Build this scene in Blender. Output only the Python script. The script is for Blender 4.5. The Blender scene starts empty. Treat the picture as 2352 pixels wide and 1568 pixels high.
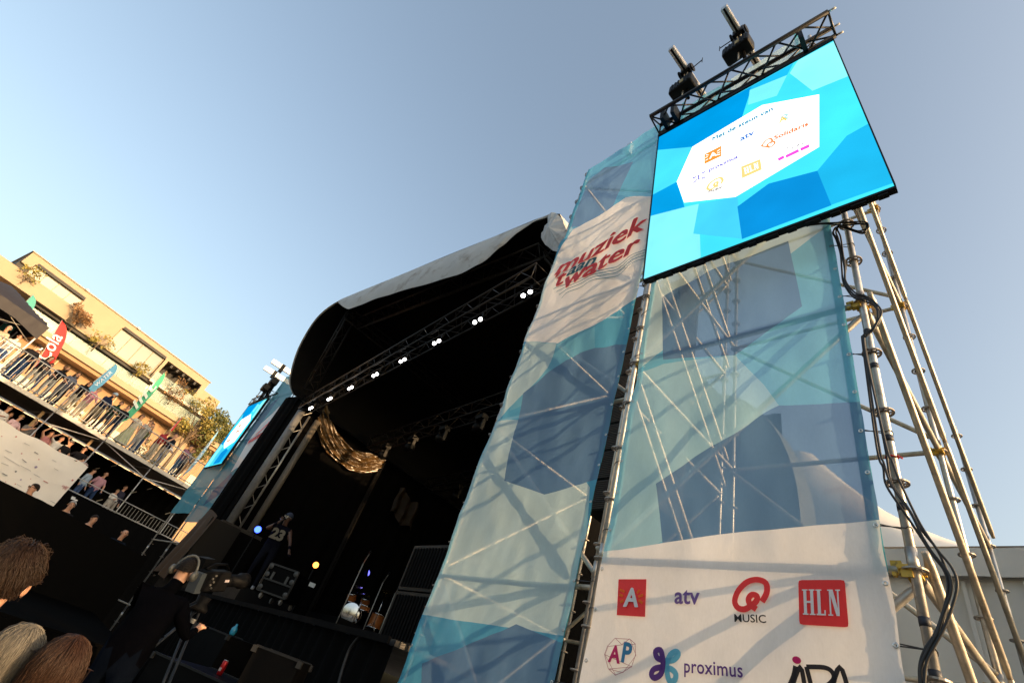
import bpy, bmesh, math, random
from math import sin, cos, pi, radians, sqrt, atan2
from mathutils import Vector as V3, Matrix, noise as mnoise
random.seed(7)
SC = bpy.context.scene
COL = SC.collection

# ---------------------------------------------------------------- camera
CAMZ = 1.7
F_PX = 1231.3 * 2352 / 2560            # focal length in a 2352 px wide picture
AZ, PI_, RO = radians(59.116), radians(36.626), radians(20.789)
_fw = V3((-sin(AZ) * cos(PI_), cos(AZ) * cos(PI_), sin(PI_)))
_r0 = V3((cos(AZ), sin(AZ), 0)); _u0 = _r0.cross(_fw)
_rt = cos(RO) * _r0 + sin(RO) * _u0
_up = -sin(RO) * _r0 + cos(RO) * _u0
cam = bpy.data.cameras.new('camera'); camo = bpy.data.objects.new('camera', cam)
COL.objects.link(camo)
cam.sensor_width = 36; cam.lens = 36 * 1231.3 / 2560; cam.clip_end = 3000; cam.clip_start = .05
camo.matrix_world = Matrix(((_rt.x, _up.x, -_fw.x, 0), (_rt.y, _up.y, -_fw.y, 0), (_rt.z, _up.z, -_fw.z, CAMZ), (0, 0, 0, 1)))
SC.camera = camo

# ---------------------------------------------------------------- world, sun, exposure
SUN_AZ, SUN_EL = radians(24), radians(10.5)         # azimuth from +X towards +Y
world = bpy.data.worlds.new('World'); SC.world = world; world.use_nodes = True
wn = world.node_tree; wn.nodes.clear()
sky = wn.nodes.new('ShaderNodeTexSky'); sky.sky_type = 'NISHITA'; sky.sun_disc = False
sky.sun_elevation = SUN_EL; sky.sun_rotation = pi / 2 - SUN_AZ
sky.air_density = 1.2; sky.dust_density = 7.0; sky.ozone_density = 1.0; sky.altitude = 0
bg = wn.nodes.new('ShaderNodeBackground'); bg.inputs[1].default_value = .15
wo = wn.nodes.new('ShaderNodeOutputWorld')
hs = wn.nodes.new('ShaderNodeHueSaturation'); hs.inputs['Saturation'].default_value = .9   # hazy, slightly greyed air
wn.links.new(sky.outputs[0], hs.inputs['Color']); wn.links.new(hs.outputs[0], bg.inputs[0]); wn.links.new(bg.outputs[0], wo.inputs[0])
sl = bpy.data.lights.new('sun', 'SUN'); sl.energy = 2.0; sl.angle = radians(.5); sl.color = (1, .64, .33)
so = bpy.data.objects.new('sun', sl); COL.objects.link(so)
sdir = V3((cos(SUN_AZ) * cos(SUN_EL), sin(SUN_AZ) * cos(SUN_EL), sin(SUN_EL)))
so.rotation_euler = sdir.to_track_quat('Z', 'Y').to_euler(); so.location = sdir * 60
SC.view_settings.view_transform = 'Standard'; SC.view_settings.look = 'None'
SC.view_settings.exposure = 1.58; SC.view_settings.gamma = 1; SC.view_settings.use_curve_mapping = False

# ---------------------------------------------------------------- pixel helpers (measured in a 2352 x 1568 copy of the photograph)
def ray(px, py):
    return _rt * ((px - 1176) / F_PX) - _up * ((py - 784.15) / F_PX) + _fw
def at(px, py, X=None, Y=None, Z=None):            # point where the line of sight meets a real plane
    r = ray(px, py)
    t = X / r.x if X is not None else Y / r.y if Y is not None else (Z - CAMZ) / r.z
    return r * t + V3((0, 0, CAMZ))
def on_plane(px, py, o, n):
    r = ray(px, py); c = V3((0, 0, CAMZ))
    return c + r * ((o - c).dot(n) / r.dot(n))
class Zoom:                                        # coordinates measured in an enlarged detail
    def __init__(s, x0, y0, k): s.x0, s.y0, s.k = x0, y0, k
    def __call__(s, x, y): return ((s.x0 + x / s.k) * 2352 / 2560, (s.y0 + y / s.k) * 2352 / 2560)

# ---------------------------------------------------------------- mesh helpers
ORG = {}
def tag(o, label=None, cat=None, group=None, kind=None):
    if label: o['label'] = label
    if cat: o['category'] = cat
    if group: o['group'] = group
    if kind: o['kind'] = kind
    return o
def thing(name, loc, label, cat, group=None):
    o = bpy.data.objects.new(name, None); COL.objects.link(o); o.empty_display_size = .2
    o.location = loc; ORG[o] = V3(loc)
    return tag(o, label, cat, group)
def link(name, me, parent=None, loc=None, rot=None, scale=None):
    o = bpy.data.objects.new(name, me); COL.objects.link(o)
    off = ORG.get(parent, V3()) if parent else V3()
    if parent: o.parent = parent
    if loc is not None: o.location = V3(loc) - off
    if rot is not None: o.rotation_mode = 'QUATERNION'; o.rotation_quaternion = rot
    if scale is not None: o.scale = scale if hasattr(scale, '__len__') else (scale,) * 3
    ORG[o] = V3(loc) if loc is not None else off
    return o
class MB:
    def __init__(s): s.v = []; s.f = []; s.m = []; s.uv = None; s.mi = 0
    def add(s, vs, fs):
        b = len(s.v); s.v += [V3(p) for p in vs]; s.f += [[b + i for i in f] for f in fs]; s.m += [s.mi] * len(fs); return s
    def box(s, c, sz, M=None):
        c = V3(c); hx, hy, hz = [q / 2 for q in sz]
        vs = [V3((x, y, z)) for z in (-hz, hz) for y in (-hy, hy) for x in (-hx, hx)]
        if M is not None: vs = [M @ p for p in vs]
        return s.add([p + c for p in vs], [(0, 2, 3, 1), (4, 5, 7, 6), (0, 1, 5, 4), (2, 6, 7, 3), (0, 4, 6, 2), (1, 3, 7, 5)])
    def bar(s, a, b, w, h=None, up=(0, 0, 1)):     # rectangular bar from a to b
        a, b = V3(a), V3(b); d = (b - a); L = d.length; d = d / L; up = V3(up)
        if abs(d.dot(up)) > .99: up = V3((0, 1, 0))
        x = d.cross(up).normalized(); y = x.cross(d); h = h or w
        M = Matrix((x, d, y)).transposed()
        return s.box((a + b) / 2, (w, L, h), M)
    def tube(s, pts, r, n=8, cap=True):
        pts = [V3(p) for p in pts]; k = len(pts); rs = r if hasattr(r, '__len__') else [r] * k
        vs = []; fs = []; prev = None
        for i, p in enumerate(pts):
            d = (pts[min(i + 1, k - 1)] - pts[max(i - 1, 0)]).normalized()
            if prev is None: x = d.orthogonal().normalized()
            else:
                x = prev - d * prev.dot(d)
                x = x.normalized() if x.length > 1e-6 else d.orthogonal().normalized()
            prev = x; y = d.cross(x)
            for j in range(n):
                a = 2 * pi * j / n; vs.append(p + (x * cos(a) + y * sin(a)) * rs[i])
        for i in range(k - 1):
            for j in range(n):
                j2 = (j + 1) % n; fs.append((i * n + j, i * n + j2, (i + 1) * n + j2, (i + 1) * n + j))
        if cap: fs += [tuple(range(n - 1, -1, -1)), tuple((k - 1) * n + j for j in range(n))]
        return s.add(vs, fs)
    def lathe(s, c, prof, n=16, axis=(0, 0, 1), cap=True):
        c = V3(c); q = V3((0, 0, 1)).rotation_difference(V3(axis)); vs = []; fs = []; k = len(prof)
        for r, z in prof:
            for j in range(n):
                a = 2 * pi * j / n; vs.append(c + q @ V3((r * cos(a), r * sin(a), z)))
        for i in range(k - 1):
            for j in range(n):
                j2 = (j + 1) % n; fs.append((i * n + j, i * n + j2, (i + 1) * n + j2, (i + 1) * n + j))
        if cap: fs += [tuple(range(n - 1, -1, -1)), tuple((k - 1) * n + j for j in range(n))]
        return s.add(vs, fs)
    def slab(s, pts, t, n):                        # a flat outline given thickness t along n
        pts = [V3(p) for p in pts]; n = V3(n).normalized() * t; k = len(pts)
        vs = pts + [p + n for p in pts]
        fs = [tuple(range(k - 1, -1, -1)), tuple(range(k, 2 * k))] + [(i, (i + 1) % k, k + (i + 1) % k, k + i) for i in range(k)]
        return s.add(vs, fs)
    def grid(s, fn, nu, nv, uvfn=None):
        b = len(s.v)
        for j in range(nv + 1):
            for i in range(nu + 1): s.v.append(V3(fn(i / nu, j / nv)))
        w = nu + 1
        for j in range(nv):
            for i in range(nu):
                s.f.append([b + j * w + i, b + j * w + i + 1, b + (j + 1) * w + i + 1, b + (j + 1) * w + i]); s.m.append(s.mi)
        return s
    def mesh(s, name, mats, off=None, smooth=False):
        off = off or V3(); me = bpy.data.meshes.new(name)
        me.from_pydata([tuple(p - off) for p in s.v], [], s.f)
        for m in (mats if isinstance(mats, (list, tuple)) else [mats]): me.materials.append(m)
        if any(s.m): me.polygons.foreach_set('material_index', s.m)
        if smooth: me.polygons.foreach_set('use_smooth', [True] * len(me.polygons))
        me.update(); return me
    def build(s, name, mats, parent=None, smooth=False):
        off = ORG.get(parent, V3()) if parent else V3()
        me = s.mesh(name, mats, off, smooth)
        bm = bmesh.new(); bm.from_mesh(me); bmesh.ops.recalc_face_normals(bm, faces=bm.faces); bm.to_mesh(me); bm.free()
        o = bpy.data.objects.new(name, me); COL.objects.link(o)
        if parent: o.parent = parent
        ORG[o] = off
        return o
def solo(name, mb, mats, label, cat, group=None, smooth=False, kind=None):   # a top-level thing that is one mesh
    o = mb.build(name, mats, None, smooth); return tag(o, label, cat, group, kind)

# ---------------------------------------------------------------- materials
MATS = {}
def N(nt, t, **kw):
    n = nt.nodes.new(t)
    for k, v in kw.items(): setattr(n, k, v)
    return n
def mat(name, col, rough=.6, metal=0., var=.12, scale=6., bump=0., bscale=60., emit=None, estr=1., spec=.5, coat=0., dirt=None, dscale=3., trans=0.):
    if name in MATS: return MATS[name]
    m = bpy.data.materials.new(name); m.use_nodes = True; nt = m.node_tree; L = nt.links
    b = nt.nodes['Principled BSDF']; col = tuple(col)[:3]
    b.inputs['Roughness'].default_value = rough; b.inputs['Metallic'].default_value = metal
    b.inputs['Specular IOR Level'].default_value = spec; b.inputs['Coat Weight'].default_value = coat
    tc = N(nt, 'ShaderNodeTexCoord')
    nz = N(nt, 'ShaderNodeTexNoise'); nz.inputs['Scale'].default_value = scale; nz.inputs['Detail'].default_value = 6
    L.new(tc.outputs['Object'], nz.inputs['Vector'])
    r = N(nt, 'ShaderNodeMapRange'); r.inputs[1].default_value = .25; r.inputs[2].default_value = .75
    r.inputs[3].default_value = 1 - var; r.inputs[4].default_value = 1 + var
    L.new(nz.outputs[0], r.inputs[0])
    mx = N(nt, 'ShaderNodeMix', data_type='RGBA', blend_type='MULTIPLY'); mx.inputs[0].default_value = 1
    mx.inputs[6].default_value = (*col, 1); L.new(r.outputs[0], mx.inputs[7])
    out = mx.outputs[2]
    if dirt:
        n2 = N(nt, 'ShaderNodeTexNoise'); n2.inputs['Scale'].default_value = dscale; n2.inputs['Detail'].default_value = 8; n2.inputs['Roughness'].default_value = .7
        L.new(tc.outputs['Object'], n2.inputs['Vector'])
        r2 = N(nt, 'ShaderNodeMapRange'); r2.inputs[1].default_value = .52; r2.inputs[2].default_value = .72; L.new(n2.outputs[0], r2.inputs[0])
        m2 = N(nt, 'ShaderNodeMix', data_type='RGBA'); L.new(r2.outputs[0], m2.inputs[0]); L.new(out, m2.inputs[6]); m2.inputs[7].default_value = (*dirt, 1)
        out = m2.outputs[2]
    L.new(out, b.inputs['Base Color'])
    r3 = N(nt, 'ShaderNodeMapRange'); r3.inputs[3].default_value = max(.02, rough - .12); r3.inputs[4].default_value = min(1, rough + .12)
    L.new(nz.outputs[0], r3.inputs[0]); L.new(r3.outputs[0], b.inputs['Roughness'])
    if bump:
        n3 = N(nt, 'ShaderNodeTexNoise'); n3.inputs['Scale'].default_value = bscale; n3.inputs['Detail'].default_value = 4
        L.new(tc.outputs['Object'], n3.inputs['Vector'])
        bp = N(nt, 'ShaderNodeBump'); bp.inputs['Strength'].default_value = bump; bp.inputs['Distance'].default_value = .02
        L.new(n3.outputs[0], bp.inputs['Height']); L.new(bp.outputs[0], b.inputs['Normal'])
    if emit: b.inputs['Emission Color'].default_value = (*emit, 1); b.inputs['Emission Strength'].default_value = estr
    if trans: b.inputs['Transmission Weight'].default_value = trans
    MATS[name] = m; return m
def sheet_color(nt, base, polys, cx=None):
    """colour socket: convex print fields over a ground colour; polys = [(colour, [(s, t), ...])] in UV metres"""
    L = nt.links
    uv = N(nt, 'ShaderNodeUVMap'); cur = None
    rgb = N(nt, 'ShaderNodeRGB'); rgb.outputs[0].default_value = (*base, 1); cur = rgb.outputs[0]
    for colr, pts in polys:
        ps = sorted(set(pts)); hull = []                # the fields are convex: keep the hull
        for seq in (ps, ps[::-1]):
            part = []
            for p in seq:
                while len(part) > 1 and (part[-1][0] - part[-2][0]) * (p[1] - part[-2][1]) - (part[-1][1] - part[-2][1]) * (p[0] - part[-2][0]) <= 0: part.pop()
                part.append(p)
            hull += part[:-1]
        pts = hull
        area = sum(pts[i][0] * pts[(i + 1) % len(pts)][1] - pts[(i + 1) % len(pts)][0] * pts[i][1] for i in range(len(pts)))
        if area < 0: pts = pts[::-1]
        acc = None
        for i in range(len(pts)):
            (x0, y0), (x1, y1) = pts[i], pts[(i + 1) % len(pts)]
            a, b = -(y1 - y0), (x1 - x0); l = sqrt(a * a + b * b) or 1; a /= l; b /= l; c = -(a * x0 + b * y0)
            dt = N(nt, 'ShaderNodeVectorMath', operation='DOT_PRODUCT'); dt.inputs[1].default_value = (a, b, 0); L.new(uv.outputs[0], dt.inputs[0])
            ad = N(nt, 'ShaderNodeMath', operation='ADD'); ad.inputs[1].default_value = c; L.new(dt.outputs['Value'], ad.inputs[0])
            if acc is None: acc = ad.outputs[0]
            else:
                mn = N(nt, 'ShaderNodeMath', operation='MINIMUM'); L.new(acc, mn.inputs[0]); L.new(ad.outputs[0], mn.inputs[1]); acc = mn.outputs[0]
        gt = N(nt, 'ShaderNodeMath', operation='GREATER_THAN'); gt.inputs[1].default_value = 0; L.new(acc, gt.inputs[0])
        mx = N(nt, 'ShaderNodeMix', data_type='RGBA'); L.new(gt.outputs[0], mx.inputs[0]); L.new(cur, mx.inputs[6]); mx.inputs[7].default_value = (*colr, 1)
        cur = mx.outputs[2]
    return cur
def mesh_fabric(name, base, polys=(), see=.16, trans=.62, solid=None, noise_amt=.1):
    """printed open-weave banner cloth: part see-through, part translucent, part diffuse"""
    if name in MATS: return MATS[name]
    m = bpy.data.materials.new(name); m.use_nodes = True; nt = m.node_tree; nt.nodes.clear(); L = nt.links
    out = N(nt, 'ShaderNodeOutputMaterial')
    c = sheet_color(nt, base, polys)
    tc = N(nt, 'ShaderNodeTexCoord')
    nz = N(nt, 'ShaderNodeTexNoise'); nz.inputs['Scale'].default_value = 2.2; nz.inputs['Detail'].default_value = 9; nz.inputs['Roughness'].default_value = .65
    mp = N(nt, 'ShaderNodeMapping'); mp.inputs['Scale'].default_value = (1.7, 1.7, .55); L.new(tc.outputs['Object'], mp.inputs[0]); L.new(mp.outputs[0], nz.inputs['Vector'])
    r = N(nt, 'ShaderNodeMapRange'); r.inputs[1].default_value = .25; r.inputs[2].default_value = .75; r.inputs[3].default_value = 1 - noise_amt; r.inputs[4].default_value = 1 + noise_amt * .6
    L.new(nz.outputs[0], r.inputs[0])
    fn = N(nt, 'ShaderNodeTexNoise'); fn.inputs['Scale'].default_value = 55; fn.inputs['Detail'].default_value = 3; L.new(mp.outputs[0], fn.inputs['Vector'])
    r2 = N(nt, 'ShaderNodeMapRange'); r2.inputs[1].default_value = .3; r2.inputs[2].default_value = .7; r2.inputs[3].default_value = .978; r2.inputs[4].default_value = 1.022; L.new(fn.outputs[0], r2.inputs[0])
    mm = N(nt, 'ShaderNodeMath', operation='MULTIPLY'); L.new(r.outputs[0], mm.inputs[0]); L.new(r2.outputs[0], mm.inputs[1])
    mx = N(nt, 'ShaderNodeMix', data_type='RGBA', blend_type='MULTIPLY'); mx.inputs[0].default_value = 1; L.new(c, mx.inputs[6]); L.new(mm.outputs[0], mx.inputs[7])
    bp = N(nt, 'ShaderNodeBump'); bp.inputs['Strength'].default_value = .35; bp.inputs['Distance'].default_value = .04; L.new(nz.outputs[0], bp.inputs['Height'])
    d = N(nt, 'ShaderNodeBsdfDiffuse'); t = N(nt, 'ShaderNodeBsdfTranslucent'); g = N(nt, 'ShaderNodeBsdfGlossy'); g.inputs['Roughness'].default_value = .38
    tr = N(nt, 'ShaderNodeBsdfTransparent')
    L.new(mx.outputs[2], d.inputs[0]); L.new(mx.outputs[2], t.inputs[0]); L.new(bp.outputs[0], d.inputs['Normal']); L.new(bp.outputs[0], g.inputs['Normal'])
    # see-through threads are tinted a little by the print
    a = N(nt, 'ShaderNodeMixShader'); a.inputs[0].default_value = trans; L.new(d.outputs[0], a.inputs[1]); L.new(t.outputs[0], a.inputs[2])
    lw = N(nt, 'ShaderNodeLayerWeight'); lw.inputs[0].default_value = .25
    gm = N(nt, 'ShaderNodeMath', operation='MULTIPLY'); gm.inputs[1].default_value = .16; L.new(lw.outputs['Facing'], gm.inputs[0])
    a2 = N(nt, 'ShaderNodeMixShader'); L.new(gm.outputs[0], a2.inputs[0]); L.new(a.outputs[0], a2.inputs[1]); L.new(g.outputs[0], a2.inputs[2])
    f = N(nt, 'ShaderNodeMixShader'); L.new(a2.outputs[0], f.inputs[1]); L.new(tr.outputs[0], f.inputs[2])
    if solid:                                       # a field printed on close-woven cloth lets less through
        gray = sheet_color(nt, (see,) * 3, [((solid[0],) * 3, solid[1])]); L.new(gray, f.inputs[0])
    else: f.inputs[0].default_value = see
    L.new(f.outputs[0], out.inputs[0])
    MATS[name] = m; return m
def glow(name, base, polys=(), strength=1., fine=None):
    if name in MATS: return MATS[name]
    m = bpy.data.materials.new(name); m.use_nodes = True; nt = m.node_tree; nt.nodes.clear(); L = nt.links
    out = N(nt, 'ShaderNodeOutputMaterial'); e = N(nt, 'ShaderNodeEmission'); e.inputs[1].default_value = strength
    c = sheet_color(nt, base, polys)
    if fine:                                        # the rows of diodes
        uv = N(nt, 'ShaderNodeUVMap'); w = N(nt, 'ShaderNodeTexWave', bands_direction='Y'); w.inputs['Scale'].default_value = fine; w.inputs['Distortion'].default_value = .5
        L.new(uv.outputs[0], w.inputs[0])
        r = N(nt, 'ShaderNodeMapRange'); r.inputs[3].default_value = .9; r.inputs[4].default_value = 1.06; L.new(w.outputs[1], r.inputs[0])
        n2 = N(nt, 'ShaderNodeTexNoise'); n2.inputs['Scale'].default_value = 1.6; L.new(uv.outputs[0], n2.inputs[0])
        r2 = N(nt, 'ShaderNodeMapRange'); r2.inputs[1].default_value = .3; r2.inputs[2].default_value = .7; r2.inputs[3].default_value = .9; r2.inputs[4].default_value = 1.08; L.new(n2.outputs[0], r2.inputs[0])
        k = N(nt, 'ShaderNodeMath', operation='MULTIPLY'); L.new(r.outputs[0], k.inputs[0]); L.new(r2.outputs[0], k.inputs[1])
        mx = N(nt, 'ShaderNodeMix', data_type='RGBA', blend_type='MULTIPLY'); mx.inputs[0].default_value = 1; L.new(c, mx.inputs[6]); L.new(k.outputs[0], mx.inputs[7]); c = mx.outputs[2]
    L.new(c, e.inputs[0]); L.new(e.outputs[0], out.inputs[0]); MATS[name] = m; return m
def S(r, g, b):                                    # sRGB 0-255 to linear
    f = lambda c: (c / 255 / 12.92) if c / 255 <= .04045 else ((c / 255 + .055) / 1.055) ** 2.4
    return (f(r), f(g), f(b))

BLACKM = mat('black powder coat', (.005, .005, .0055), .5, bump=.05, spec=.18)
BLACKC = mat('black stage cloth', (.0025, .0025, .0026), .95, bump=.25, bscale=25, spec=.05)
RUBBER = mat('black cable rubber', (.015, .015, .017), .5)
GALV = mat('galvanised steel tube', (.46, .45, .43), .42, .75, var=.22, scale=18, dirt=(.22, .2, .18), dscale=9, bump=.05)
GALVD = mat('weathered steel brace', (.48, .44, .37), .5, .55, var=.25, scale=14, dirt=(.2, .16, .11), dscale=7, bump=.08)
ROSM = mat('rosette steel', (.34, .31, .28), .5, .7, var=.25, scale=30, dirt=(.14, .1, .07), dscale=25)
YELM = mat('yellow coupler', (.62, .40, .05), .5, .1, var=.2, scale=30, dirt=(.08, .06, .04), dscale=30)
ALU = mat('brushed aluminium', (.68, .67, .65), .34, .85, var=.08, scale=12)
DARKA = mat('anodised dark truss', (.014, .014, .016), .4, .3, bump=.03)
WHITEP = mat('white print', (.8, .8, .8), .6)
# ================================================================ print helpers
class Plane:
    """a flat sheet standing in the scene: origin, unit vectors along it, and its face normal"""
    def __init__(s, o, eu, ev, disp=None):
        s.o, s.eu, s.ev = V3(o), V3(eu).normalized(), V3(ev).normalized(); s.n = s.eu.cross(s.ev).normalized(); s.disp = disp
    def st(s, p):                                   # picture point -> sheet coordinates in metres
        q = on_plane(p[0], p[1], s.o, s.n) - s.o; return (q.dot(s.eu), q.dot(s.ev))
    def w(s, a, b, lift=0.):
        d = s.disp(a, b) if s.disp else 0.
        return s.o + s.eu * a + s.ev * b + s.n * (lift + d)
_font_cache = {}
def glyphs(text, bold=0., shear=0., spacing=1.):
    key = (text, bold, shear, spacing)
    if key not in _font_cache:
        cu = bpy.data.curves.new('lettering', 'FONT'); cu.body = text; cu.offset = bold; cu.shear = shear; cu.space_character = spacing
        cu.resolution_u = 3; ob = bpy.data.objects.new('lettering', cu); COL.objects.link(ob)
        bpy.context.view_layer.update()
        me = bpy.data.meshes.new_from_object(ob.evaluated_get(bpy.context.evaluated_depsgraph_get()))
        vs = [tuple(v.co) for v in me.vertices]; fs = [tuple(p.vertices) for p in me.polygons]
        bpy.data.objects.remove(ob); bpy.data.curves.remove(cu); bpy.data.meshes.remove(me)
        _font_cache[key] = (vs, fs)
    return _font_cache[key]
def put_text(mb, pl, text, a, b, hs=1., bold=0., shear=0., lift=.011, spacing=1., heavy=0.):
    """lettering whose baseline runs from sheet point a to sheet point b"""
    if heavy:                                       # heavier weight: strokes thickened by stepped copies
        for i, (ox, oy) in enumerate(((-1, 0), (-.5, 0), (0, 0), (.5, 0), (1, 0), (0, .5), (0, -.5))):
            dx, dy = b[0] - a[0], b[1] - a[1]; k = heavy * .5
            put_text(mb, pl, text, (a[0] + ox * k, a[1] + oy * k), (b[0] + ox * k, b[1] + oy * k), hs, bold, shear, lift + .0009 * i, spacing)
        return
    vs, fs = glyphs(text, bold, shear, spacing)
    x0 = min(v[0] for v in vs); x1 = max(v[0] for v in vs)
    dx, dy = b[0] - a[0], b[1] - a[1]; k = sqrt(dx * dx + dy * dy) / (x1 - x0); l = sqrt(dx * dx + dy * dy); ux, uy = dx / l, dy / l
    mb.add([pl.w(a[0] + ((v[0] - x0) * ux - v[1] * hs * uy) * k, a[1] + ((v[0] - x0) * uy + v[1] * hs * ux) * k, lift) for v in vs], fs)
def put_line(mb, pl, pts, w, lift=.011, closed=False):
    """a printed stroke through sheet points"""
    n = len(pts); vs = []
    for i, p in enumerate(pts):
        p0 = pts[(i - 1) % n if closed else max(i - 1, 0)]; p1 = pts[(i + 1) % n if closed else min(i + 1, n - 1)]
        dx, dy = p1[0] - p0[0], p1[1] - p0[1]; l = sqrt(dx * dx + dy * dy) or 1
        ww = w[i] if hasattr(w, '__len__') else w
        vs += [pl.w(p[0] - dy / l * ww / 2, p[1] + dx / l * ww / 2, lift), pl.w(p[0] + dy / l * ww / 2, p[1] - dx / l * ww / 2, lift)]
    fs = [(2 * i, 2 * i + 1, 2 * i + 3, 2 * i + 2) for i in range(n - 1)]
    if closed: fs.append((2 * n - 2, 2 * n - 1, 1, 0))
    mb.add(vs, fs)
def put_poly(mb, pl, pts, lift=.009): mb.add([pl.w(p[0], p[1], lift) for p in pts], [tuple(range(len(pts)))])
def spline(pts, k=6):
    out = []
    for i in range(len(pts) - 1):
        p0, p1, p2, p3 = pts[max(i - 1, 0)], pts[i], pts[i + 1], pts[min(i + 2, len(pts) - 1)]
        for j in range(k):
            t = j / k
            out.append(tuple(.5 * (2 * b + (c - a) * t + (2 * a - 5 * b + 4 * c - d) * t * t + (3 * b - a - 3 * c + d) * t ** 3) for a, b, c, d in zip(p0, p1, p2, p3)))
    out.append(tuple(pts[-1])); return out
def arc(cx, cy, rx, ry, a0, a1, n=14, rot=0.):
    o = []
    for i in range(n + 1):
        a = radians(a0 + (a1 - a0) * i / n); x, y = rx * cos(a), ry * sin(a); o.append((cx + x * cos(rot) - y * sin(rot), cy + x * sin(rot) + y * cos(rot)))
    return o
def fbm(x, y, z=0.): return mnoise.fractal(V3((x, y, z)), 1., 2., 4)

# ================================================================ ground
g = MB(); g.grid(lambda u, v: (-400 + 800 * u, -400 + 800 * v, 0), 40, 40)
solo('ground', g, mat('worn asphalt', (.06, .058, .055), .9, var=.3, scale=2, bump=.3, bscale=90), None, None, kind='structure')

# ================================================================ scaffold towers at the near side of the stage
TAU = radians(3.2); TU = V3((cos(TAU), sin(TAU), 0)); TW = V3((-sin(TAU), cos(TAU), 0))
def rosette_mesh():
    m = MB(); n = 16
    for (ri, ro, z) in ((.047, .061, .005), (.024, .034, .006)):
        vs = []
        for zz in (-z, z):
            for r in (ri, ro):
                for j in range(n): vs.append((r * cos(2 * pi * j / n), r * sin(2 * pi * j / n), zz))
        fs = []
        for j in range(n):
            k = (j + 1) % n
            fs += [(j, k, n + k, n + j), (2 * n + j, 3 * n + j, 3 * n + k, 2 * n + k), (n + j, n + k, 3 * n + k, 3 * n + j), (j, 2 * n + j, 2 * n + k, k)]
        m.add(vs, fs)
    for k in range(4):
        a = k * pi / 2 + .3; m.bar((.030 * cos(a), .030 * sin(a), 0), (.05 * cos(a), .05 * sin(a), 0), .011, .008)
        a += pi / 4; m.bar((.030 * cos(a), .030 * sin(a), 0), (.05 * cos(a), .05 * sin(a), 0), .007, .008)
    return m.mesh('rosette', ROSM)
ROS = rosette_mesh()
def coupler_mesh():
    m = MB(); m.box((.045, 0, 0), (.05, .05, .05)); m.box((.075, .0, .012), (.05, .028, .07)); m.box((.03, .03, -.02), (.05, .012, .05)); m.tube([(.06, -.04, .0), (.06, .05, .0)], .009, 6); m.box((.085, .02, -.03), (.02, .03, .02)); return m.mesh('wedge head', YELM)
CPL = coupler_mesh()
def standard(root, base, top, z0, step=.5, r=.02415, mt=GALV, n=12):
    """an upright with its ring of rosettes; base and top are world points"""
    base, top = V3(base), V3(top); m = MB()
    zs = [base.z]; z = z0
    m.tube([base, top], r, n)
    k = base.z + 1.0
    while k < top.z - .2:
        p = base.lerp(top, (k - base.z) / (top.z - base.z)); m.tube([p - V3((0, 0, .07)), p + V3((0, 0, .07))], r + .004, n); k += 2.0
    s = m.build('standard', mt, root, True)
    while z < top.z - .02:
        if z > base.z + .1:
            p = base.lerp(top, (z - base.z) / (top.z - base.z)); link('rosette', ROS, s, p, scale=1.0)
        z += step
    return s
def rod(root, name, a, b, r=.02415, mt=GALVD, n=10, squash=True):
    a, b = V3(a), V3(b); d = (b - a).normalized(); m = MB()
    m.tube([a, a + d * .04, a + d * .07, b - d * .07, b - d * .04, b], [r * .75, r * .8, r, r, r * .8, r * .75] if squash else r, n)
    return m.build(name, mt, root, True)
def wedge(root, p, d):
    q = V3((1, 0, 0)).rotation_difference(V3(d)); return link('wedge_head', CPL, root, p, q)
M0 = V3((-2.76, 3.15, 0)); R0 = M0 + TU * 2.02
t1 = thing('scaffold_tower', (-1.75, 4.3, 0), 'ringlock scaffold tower behind the logo banner and the big screen, grey poles at right', 'scaffold tower')
LV1 = [.95, 2.95, 4.95, 6.95, 8.95]
pz = lambda p, z: V3((p.x, p.y, z))
col = {}
for i, b in enumerate((M0, R0)):
    for k in range(3):
        if i == 0 and k == 2: col[i, k] = b + TW * 4.45; continue
        p = b + TW * (2.25 * k if k < 2 else 4.45); col[i, k] = p
        standard(t1, pz(p, 0), pz(p, 10.35 if k < 2 else 6.6), 2.95 - 2.0)
for z in LV1:
    for k in range(3):
        if k == 2: continue
        rod(t1, 'ledger', pz(col[0, k], z), pz(col[1, k], z), squash=False)
        if k < 2 and not (k == 1 and z > 6.9):
            for i in (0, 1):
                if not (i == 0 and k == 1): rod(t1, 'ledger', pz(col[i, k], z), pz(col[i, k + 1], z), squash=False)
    wedge(t1, pz(R0, z), -TU); wedge(t1, pz(R0, z), TW); wedge(t1, pz(M0, z), TU); wedge(t1, pz(M0, z), TW)
    wedge(t1, pz(col[1, 1], z), -TW); wedge(t1, pz(col[1, 1], z), -TU); wedge(t1, pz(col[1, 1], z), TW)
for z in (.95, 2.95, 4.95, 6.95):
    e = TW * .055
    rod(t1, 'diagonal_brace', pz(col[0, 0], z + .1) + e, pz(col[1, 0], z + 1.95) + e, mt=GALV)      # front face, rises to the right
    for i in (0, 1):
        f = TU * (.06 if i else -.06)
        rod(t1, 'diagonal_brace', pz(col[i, 0], z + 2.1) + f, pz(col[i, 1], z + .1) + f)            # side faces, fall to the back
        if z < 5 and i: rod(t1, 'diagonal_brace', pz(col[i, 1], z + 2.1) + f, pz(col[i, 2], z + .1) + f)
    rod(t1, 'diagonal_brace', pz(col[0, 1], z + 1.95) - e, pz(col[1, 1], z + .1) - e)
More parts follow.
